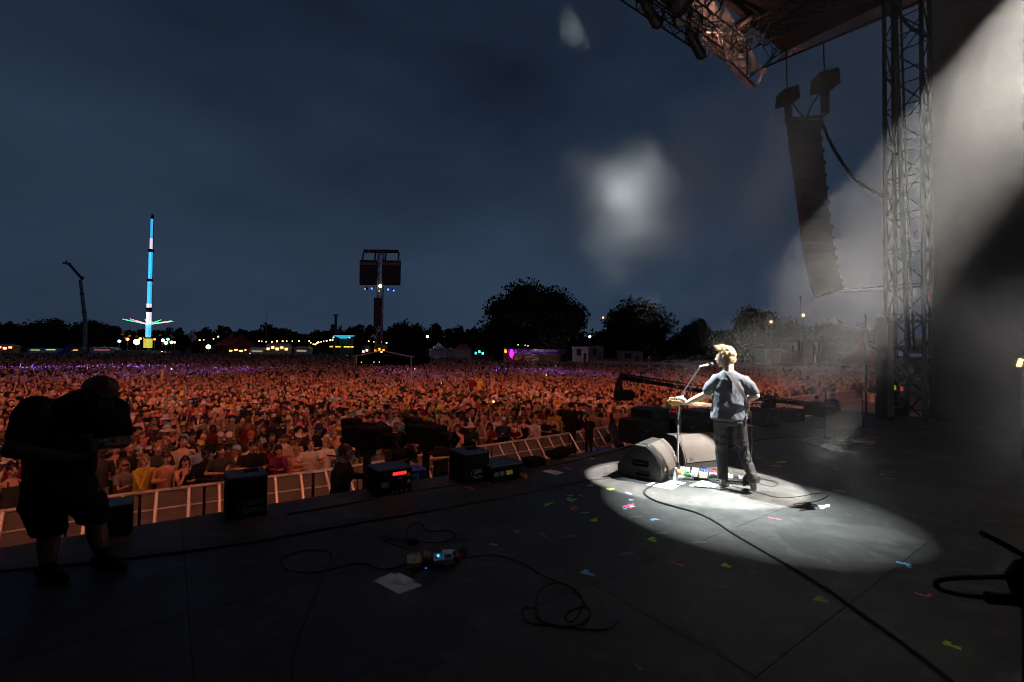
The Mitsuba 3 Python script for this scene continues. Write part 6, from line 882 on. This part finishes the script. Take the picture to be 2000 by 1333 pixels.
mat('screen', proc(lambda p, n, uv: mi.Color3f(.02, .012, .012) + mi.Color3f(.02, .01, .01) * noise(p.x * 3, 0, p.z * 3)), .3)
for k in range(10): m = cbox(1.25, .9, .62, .04, (VT[0] - .15, VT[1] - .9, vz(638) + k * (vz(584) - vz(638)) / 10)); t.part('loudspeaker_cabinet', m, 'mat_cab')
t.part('beacon', sphere((VT[0] + .25, VT[1] - .7, vz(560)), .3, 7, 9), M_WHITE, True, emit=(5, 5, 4.6)); t.part('amber_beacon', sphere((VT[0] + .05, VT[1] - .7, vz(570)), .16, 6, 8), M_ORANGE, True, emit=(1.5, .4, .06))
for k, (px, py) in enumerate(((713, 565), (726, 564), (758, 566), (769, 568))):
    p_ = at(px, py, 91); tg = V3([-52, -33, -12, 2][k], [58, 55, 56, 64][k], -.6); lamp_body('blue_lamp', p_, tg, f"{['outer left', 'inner left', 'inner right', 'outer right'][k]} blue lamp under the screens of the tower", 'blue lamps of the video tower', .5, emit=(.25, .55, 3.2)); d_ = (tg - p_) / np.linalg.norm(tg - p_); spot(f'blue_lamp_light_{k + 1:03d}', p_ + d_ * .05, tg, np.array([.24, .15, 1.0]) * 45000, 8.5, 3, 2)
t = Thing('video_tower', 'smaller far delay tower left of the blue stage', 'delay tower'); s_ = at(655, 690, 190); t.part('mast', rod([s_[0], s_[1], G], at(656, 617, 190), .5, 6), M_DGREY); t.part('head_beam', cbox(2.4, .5, .5, .05, at(656, 617, 190)), M_DGREY); t.part('loudspeaker_array', cbox(1.9, 1, (at(651, 634, 190) - at(651, 660, 190))[2], .1, at(651, 660, 190)), M_BLK)
# mixing tent in the crowd
fb_ = V3(FOH[0] + .6, 79, G); t = Thing('mixing_tent', 'black mixing tent with pitched roof and pale lit edges in the middle of the crowd', 'tent'); W2 = 5.0; ze, zr = at(690, 697, 77)[2], at(745, 685.5, 77)[2]; x0, x1, xm = at(690, 697, 77)[0], at(809, 698, 77)[0], at(746, 690, 77)[0]; Yf, Yb = 77.0, 92.0
t.part('roof', cat(sheet(np.array([[V3(x0, Yf, ze), V3(xm, Yf, zr)], [V3(x0, Yb, ze), V3(xm, Yb, zr)]]), .06), sheet(np.array([[V3(xm, Yf, zr), V3(x1, Yf, ze)], [V3(xm, Yb, zr), V3(x1, Yb, ze)]]), .06)), M_BLKM); t.part('gable_edge', tube([V3(x0, Yf - .1, ze), V3(xm, Yf - .1, zr), V3(x1, Yf - .1, ze)], .1, 6), 'mat_post'); t.part('back_wall', box(x1 - x0, .1, ze - G, ((x0 + x1) / 2, Yb, G)), M_BLKM)
for x in (x0 + .5, x1 - .5): t.part('side_wall', box(.1, Yb - Yf, ze - G, (x, (Yf + Yb) / 2, G)), M_BLKM); t.part('corner_post', rod([x, Yf, G], [x, Yf, ze], .08), 'mat_post')
for k, (px, py, col) in enumerate(((745, 688, (2.5, 2.2, 1.4)), (706, 708, (1.6, .9, .25)), (730, 708, (1.6, 1.0, .4)), (741, 708, (1.8, 1.2, .5)))): t.part('work_lamp', sphere(at(px, py, 77.6), .1 if k else .16, 6, 8), M_WHITE, True, emit=col)
t.part('desk', cbox(6, 1.2, 1.1, .05, (xm, 79, G + .5)), M_BLK); t.part('desk_riser', box(7, 2, .5, (xm, 79, G)), M_BLK)
# blue-topped stage, banner, sheds, fence
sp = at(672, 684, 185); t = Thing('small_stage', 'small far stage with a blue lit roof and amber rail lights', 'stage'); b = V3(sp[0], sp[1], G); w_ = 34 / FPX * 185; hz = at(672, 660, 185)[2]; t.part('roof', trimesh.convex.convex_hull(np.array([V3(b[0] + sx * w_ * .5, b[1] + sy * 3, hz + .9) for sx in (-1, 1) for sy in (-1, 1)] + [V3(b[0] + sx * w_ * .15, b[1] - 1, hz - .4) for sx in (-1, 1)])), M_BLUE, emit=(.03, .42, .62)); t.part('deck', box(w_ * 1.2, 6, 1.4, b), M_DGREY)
for sx in (-.46, .46): t.part('column', rod([b[0] + sx * w_, b[1] - 2.5, G], [b[0] + sx * w_, b[1] - 2.5, hz + .5], .25), M_DGREY)
for k, (x, col) in enumerate(((-.62, (2, 1.2, .1)), (-.2, (2.2, 1.2, .08)), (.35, (2.6, 1.4, .08)), (.68, (2.4, 1.3, .12)))): t.part('rail_lamp', box(w_ * (.16 if k in (0, 3) else .32), .2, .5, (b[0] + x * w_ * .9, b[1] - 3.2, at(672, 679, 185)[2])), M_YEL, emit=tuple(np.array(col) * .6))
t.part('scene_wall', box(w_ * .8, .2, hz - G - 1.6, (b[0], b[1] + 2.5, G + 1.4)), M_DGREY); t.part('teal_lamp', cat(sphere((b[0] - w_ * .45, b[1] - 3, hz), .3, 6, 8), sphere((b[0] + w_ * .45, b[1] - 3, hz), .3, 6, 8)), M_WHITE, True, emit=(.3, 3, 3))
bn0, bn1 = at(990, 682, 129), at(1089, 682, 129); bh = at(1040, 682, 129)[2] - at(1040, 692.5, 129)[2]; t = Thing('banner', 'long purple banner with white lettering on the raised viewing platform', 'banner'); d_ = (bn1 - bn0); d_[2] = 0; Lb = np.linalg.norm(d_); d_ /= Lb; zb = at(1040, 692.5, 129)[2]; mat('purple', (.16, .05, .38), .7)
t.part('cloth', mv(box(Lb, .08, bh), (*((bn0 + bn1) / 2)[:2], zb), math.atan2(d_[1], d_[0])), 'mat_purple'); o_ = np.r_[bn0[:2], zb] - V3(0, .06, 0); t.part('lettering', cat(text_on('cinch', bh * .5, o_ + d_ * .2 + V3(0, 0, bh * .3), d_, V3(0, 0, 1), .02, True), text_on('FAFF-FREE VIEWING', bh * .34, o_ + d_ * Lb * .47 + V3(0, 0, bh * .55), d_, V3(0, 0, 1), .02, True)), M_WHITE); t.part('small_lettering', text_on('Come up, feel the show', bh * .2, o_ + d_ * Lb * .57 + V3(0, 0, bh * .18), d_, V3(0, 0, 1), .02, True), M_TBLUE)
p_ = at(999, 690, 128); t.part('magenta_lamp', cat(tube([at(999, 699, 128.2), at(999, 692, 128.2)], [.3, .6], 8), tube([at(999, 692, 128.3), at(999, 683, 128.3)], [.55, .35], 8)), M_TPINK, 40, emit=(1.5, .04, 1.6))
b2 = at(1097, 687, 131); solo('banner', mv(box(2.0, .08, bh * 1.05), (b2[0], b2[1], zb), .1), 'mat_purple', 'short dark purple banner turned away at the end of the long one', 'banner')
pl_ = Thing('viewing_platform', 'raised wooden viewing platform behind the purple banner', 'platform'); pm = (bn0 + bn1) / 2; pl_.part('deck', box(Lb + 2, 6, .3, (pm[0], pm[1] + 3.4, zb - .1)), M_BROWN); pl_.part('skirt', box(Lb + 1.6, 5.6, zb - .1 - G, (pm[0], pm[1] + 3.4, G)), M_BROWN); pl_.part('roof_lamps', cat([sphere(at(x, y, 132), .16, 5, 7) for x, y in ((1012, 674), (1026, 675), (1031, 676))]), M_YEL, True, emit=(2.5, 2.0, .9))
for px, Y, py, w_, hp_, lab, mt in ((1133, 128, 690, 28, 14, 'white site cabin under the big oak', M_WHITE), (1163, 132, 688, 26, 13, 'pale grey site cabin right of the white one', M_GREY), (1541, 110, 676, 14, 9, 'pale cabin behind the warm lamp posts', M_CREAM), (1582, 112, 672, 10, 6, 'small white cabin right of the lamp posts', M_WHITE), (1500, 108, 684, 34, 5, 'long low white trailer right of the singer', M_GREY), (1532, 104, 692, 32, 7, 'low brown cabin in the smoke right of the singer', M_BROWN), (1230, 130, 690, 44, 5, 'low white awning under the second tree', M_GREY)):
    p = at(px, py, Y); w = w_ / FPX * Y; z1 = at(px, py - hp_, Y)[2]; t = Thing('site_cabin', lab, 'cabin'); b = V3(p[0], p[1], G); t.part('wall', cbox(w, 4, z1 - G - .2, .05, b), mt); t.part('roof', cbox(w * 1.05, 4.3, .25, .05, (b[0], b[1], z1 - .22)), M_DGREY); t.part('window', box(w * .3, .06, (z1 - G) * .3, (b[0] - w * .15, b[1] - 2.02, G + (z1 - G) * .55)), M_BLK); t.part('door', box(w * .16, .06, (z1 - G) * .65, (b[0] + w * .25, b[1] - 2.02, G + .1)), M_DGREY)
mat('hoarding', proc(lambda p, n, uv: mi.Color3f(.42 + .1 * fbm(p.x * 2, p.y * 2, p.z * 2, 3))), .8, .1); fs = np.r_[0, np.cumsum(np.linalg.norm(np.diff(FENCE, axis=0), axis=1))]
for i in range(int(fs[-1] / 2.4)):
    s0_ = i * 2.4; P0, P1 = [np.array([np.interp(s, fs, FENCE[:, 0]), np.interp(s, fs, FENCE[:, 1])]) for s in (s0_, s0_ + 2.36)]; dd_ = P1 - P0; yw = math.atan2(dd_[1], dd_[0]); t = Thing('hoarding_panel', 'ribbed grey steel hoarding panel dividing the crowd from the slope behind', 'fence', 'grey hoarding fence right of the crowd'); c = (P0 + P1) / 2; t.part('sheet', mv(box(2.36, .03, 2.0), (c[0], c[1], G), yw), 'mat_hoarding'); t.part('ribs', mv(cat([box(.07, .05, 2.0, (x, -.03, 0)) for x in np.arange(-1.05, 1.1, .3)]), (c[0], c[1], G), yw), 'mat_hoarding')
# people on the slope behind the fence: one scattered mass
n0 = len(VV); VV, FF, CC, base = [], [], [], 0; sv = np.random.default_rng(4); Q = np.c_[sv.uniform(18, 95, 2600), sv.uniform(76, 150, 2600)]; Q = Q[(Q[:, 1] > np.interp(Q[:, 0], FENCE[:, 0], FENCE[:, 1], right=72) + 1.5) & (Q[:, 1] < np.interp(Q[:, 0], FENCE[:, 0], FENCE[:, 1], right=72) + 34)]; ALL = Q; OUT = np.full(len(Q), 9.0)
emit_crowd(range(len(Q)), 24, lambda k: far_template(k, True)); put('spectators', (np.vstack(VV) + [0, 0, .5], np.vstack(FF)), M_COL, False, color=np.vstack(CC)); labels['spectators'] = {'kind': 'stuff', 'label': 'looser crowd on the slope behind the grey fence'}
# crane arm at the left, flags, ball, raised people
cr = at(165, 690, 300); t = Thing('crane', 'telescopic crane with a bent dark jib against the left sky', 'crane'); k1, k2, k3 = at(167, 632, 300), at(157, 547, 300), at(160, 543, 300); t.part('boom', tube([V3(cr[0], cr[1], G), k1, k2], [1.3, 1.1, .85], 8), M_GREY); t.part('jib', rod(at(161, 546, 300), at(134, 515, 300), .75, 6), M_DGREY); t.part('jib_head', cat(rod(at(137, 516, 300), at(124, 514, 300), .8, 6), rod(at(129, 514, 300), at(130, 509, 300), .4, 5)), M_GREY); t.part('boom_joint', sphere(k3, 1.1, 6, 8), M_DGREY, True)
for y in (575, 610): t.part('boom_collar', tube([at(167 - (632 - y) * .118, y - 1, 300), at(167 - (632 - y) * .118, y + 1, 300)], 1.3, 8), M_BLK)
def flag(px0, py0, Y, pts, mt, label, emblem=None):
    t = Thing('flag', label, 'flag'); P = [at(x, y, Y) for x, y in pts]; a, b, c, d_ = P; g_ = np.array([[a * (1 - u) * (1 - v) + b * u * (1 - v) + c * u * v + d_ * (1 - u) * v + V3(0, math.sin(u * 6 + v * 2) * Y * .001, 0) for u in np.linspace(0, 1, 10)] for v in np.linspace(0, 1, 7)]); t.part('cloth', sheet(g_, .02), mt, 60); t.part('pole', rod([*at(px0, py0, Y)[:2], G + 1.2], at(px0, py0, Y), Y * .00035, 5), M_GREY)
    if emblem: t.part('emblem', sheet(np.array([[a * .62 + c * .38, b * .62 + d_ * .38], [d_ * .62 + b * .38, c * .62 + a * .38]]) - V3(0, Y * .004, 0), .02), emblem)
flag(374, 645, 150, [(366, 655), (375, 645), (386, 662), (375, 669)], 'mat_tent_white', 'pale diamond flag with a dark emblem left of the red tent', M_BROWN); flag(143, 669, 110, [(107, 692), (143, 669), (144, 683), (110, 697)], M_BLUE, 'long blue flag streaming low over the crowd at the left'); flag(482, 682, 130, [(481, 681), (486, 683), (485, 700), (480, 698)], M_RED, 'thin red flag left of the lit stall'); flag(340, 684, 140, [(338, 684), (342, 685), (341, 697), (337, 696)], M_BLUE, 'small blue flag right of the tower ride')
bp2 = at(687, 815, 18.5); t = Thing('beach_ball', 'blue and white beach ball floating above the crowd', 'beach ball'); bl_ = sphere(bp2, .16, 12, 18); hi = bl_.triangles_center[:, 2] + (bl_.triangles_center[:, 0] - bp2[0]) * .3 > bp2[2]; t.part('white_side', bl_.submesh([~hi], append=True), M_WHITE, True); t.part('blue_side', bl_.submesh([hi], append=True), M_TBLUE, True)
solo('inflatable_stick', tube([at(355, 762, 24), at(352, 796, 24)], [.09, .1], 10), M_YEL, 'yellow inflatable stick held up in the crowd right of the photographer', 'inflatable stick', smooth=50); solo('inflatable_stick', tube([at(317, 722, 34), at(316, 757, 34)], [.1, .1], 10), M_CREAM, 'pale inflatable stick held up further back in the crowd', 'inflatable stick', smooth=50)
def raised(px, py, Y, label, **kw):
    p_ = at(px, py, Y); k = dict(h=1.75, pose=('wide', 'wide')); k.update(kw); hh_ = k['h'] * .96; add_person(V3(p_[0], p_[1], p_[2] - hh_), yaw_to(p_, STAGE_PT), label, group='people raised on shoulders', **k)
raised(684, 738, 34, 'person in a cream shirt on shoulders with arms spread wide', shirt='cream', trousers='black'); raised(640, 738, 33, 'woman on shoulders with both arms raised, bare midriff', shirt='grey', top='tank', fem=True, hair='long', hairc='fair', pose=('up', 'up'), h=1.65); raised(573, 731, 36, 'person in a white t-shirt raised above the crowd', shirt='white', pose=('hold', 'down')); raised(820, 768, 27, 'woman in a black vest on shoulders with spread arms', shirt='black', top='tank', fem=True, hair='long', hairc='dark', h=1.65); raised(937, 738, 30, 'person in a yellow shirt raised with bent arms', shirt='yellow', pose=('hold', 'up')); raised(923, 736, 30.5, 'dark-haired person raised beside the yellow shirt', shirt='maroon', pose=('down', 'down')); raised(1043, 755, 27, 'person in white with a pale hood raised in the crowd', shirt='white', hat='beanie', hatc='white', pose=('down', 'down')); raised(335, 772, 25, 'person in a white striped top raised with a white hat', shirt='white', hat='brim', hatc='white', pose=('wide', 'down'))
# phones held up
for k, (px, py, Y, col, lab) in enumerate(((17, 782, 24, (5, 4.6, 3.6), 'bright phone light at the left edge'), (335, 721, 45, (4, 3.6, 2.8), 'white phone light above the blue-lit band at the left'), (456, 810, 20, (4, 2.6, .8), 'amber phone light left of the raised curly woman'), (441, 838, 17, (1.2, 1.8, 1.9), 'pale phone screen above the front rows'), (1085, 716, 60, (4, 3.6, 2.6), 'phone light near the banner'), (810, 721, 50, (3, 2.4, 1.6), 'phone light below the mixing tent'), (964, 785, 22, (3, 2, .7), 'amber phone screen in the middle of the crowd'), (1250, 741, 36, (3, 2.8, 2.4), 'phone light by the crane boom'), (488, 691, 140, (4, 3.6, 1.6), 'far yellow lamp in the crowd below the red tent'), (316, 687, 150, (4, 4, 4), 'white lamp at the foot of the ride among the crowd'), (323, 688, 150, (3, .1, .1), 'red lamp at the foot of the ride among the crowd'), (678, 695, 100, (2.5, .1, .1), 'red lamp left of the mixing tent'), (1067, 733, 45, (3, 2, .8), 'warm phone screen below the banner'), (862, 749, 36, (.4, 1.4, .4), 'green phone screen right of centre'))):
    p_ = at(px, py, Y); t = Thing('phone', lab, 'phone light', 'phones and small lights in the crowd'); s_ = max(.055, Y * .0009); t.part('handset', cbox(.08, .015, .15, .005, p_ - V3(0, -.02, .1)), M_BLK); t.part('light', sphere(p_, s_, 6, 8), M_WHITE, True, emit=col)

bl0 = at(1035, 697, 124); bl0[2] = G + .6; spot('banner_lamp_light', bl0, [*((bn0 + bn1) / 2)[:2], zb + .6], np.array([1, .9, 1]) * 30, 75, 60, .3); lamp_body('banner_lamp', bl0 - V3(0, .08, 0), [*((bn0 + bn1) / 2)[:2], zb + .6], 'low floodlight in the crowd lighting the purple banner', None, .3)
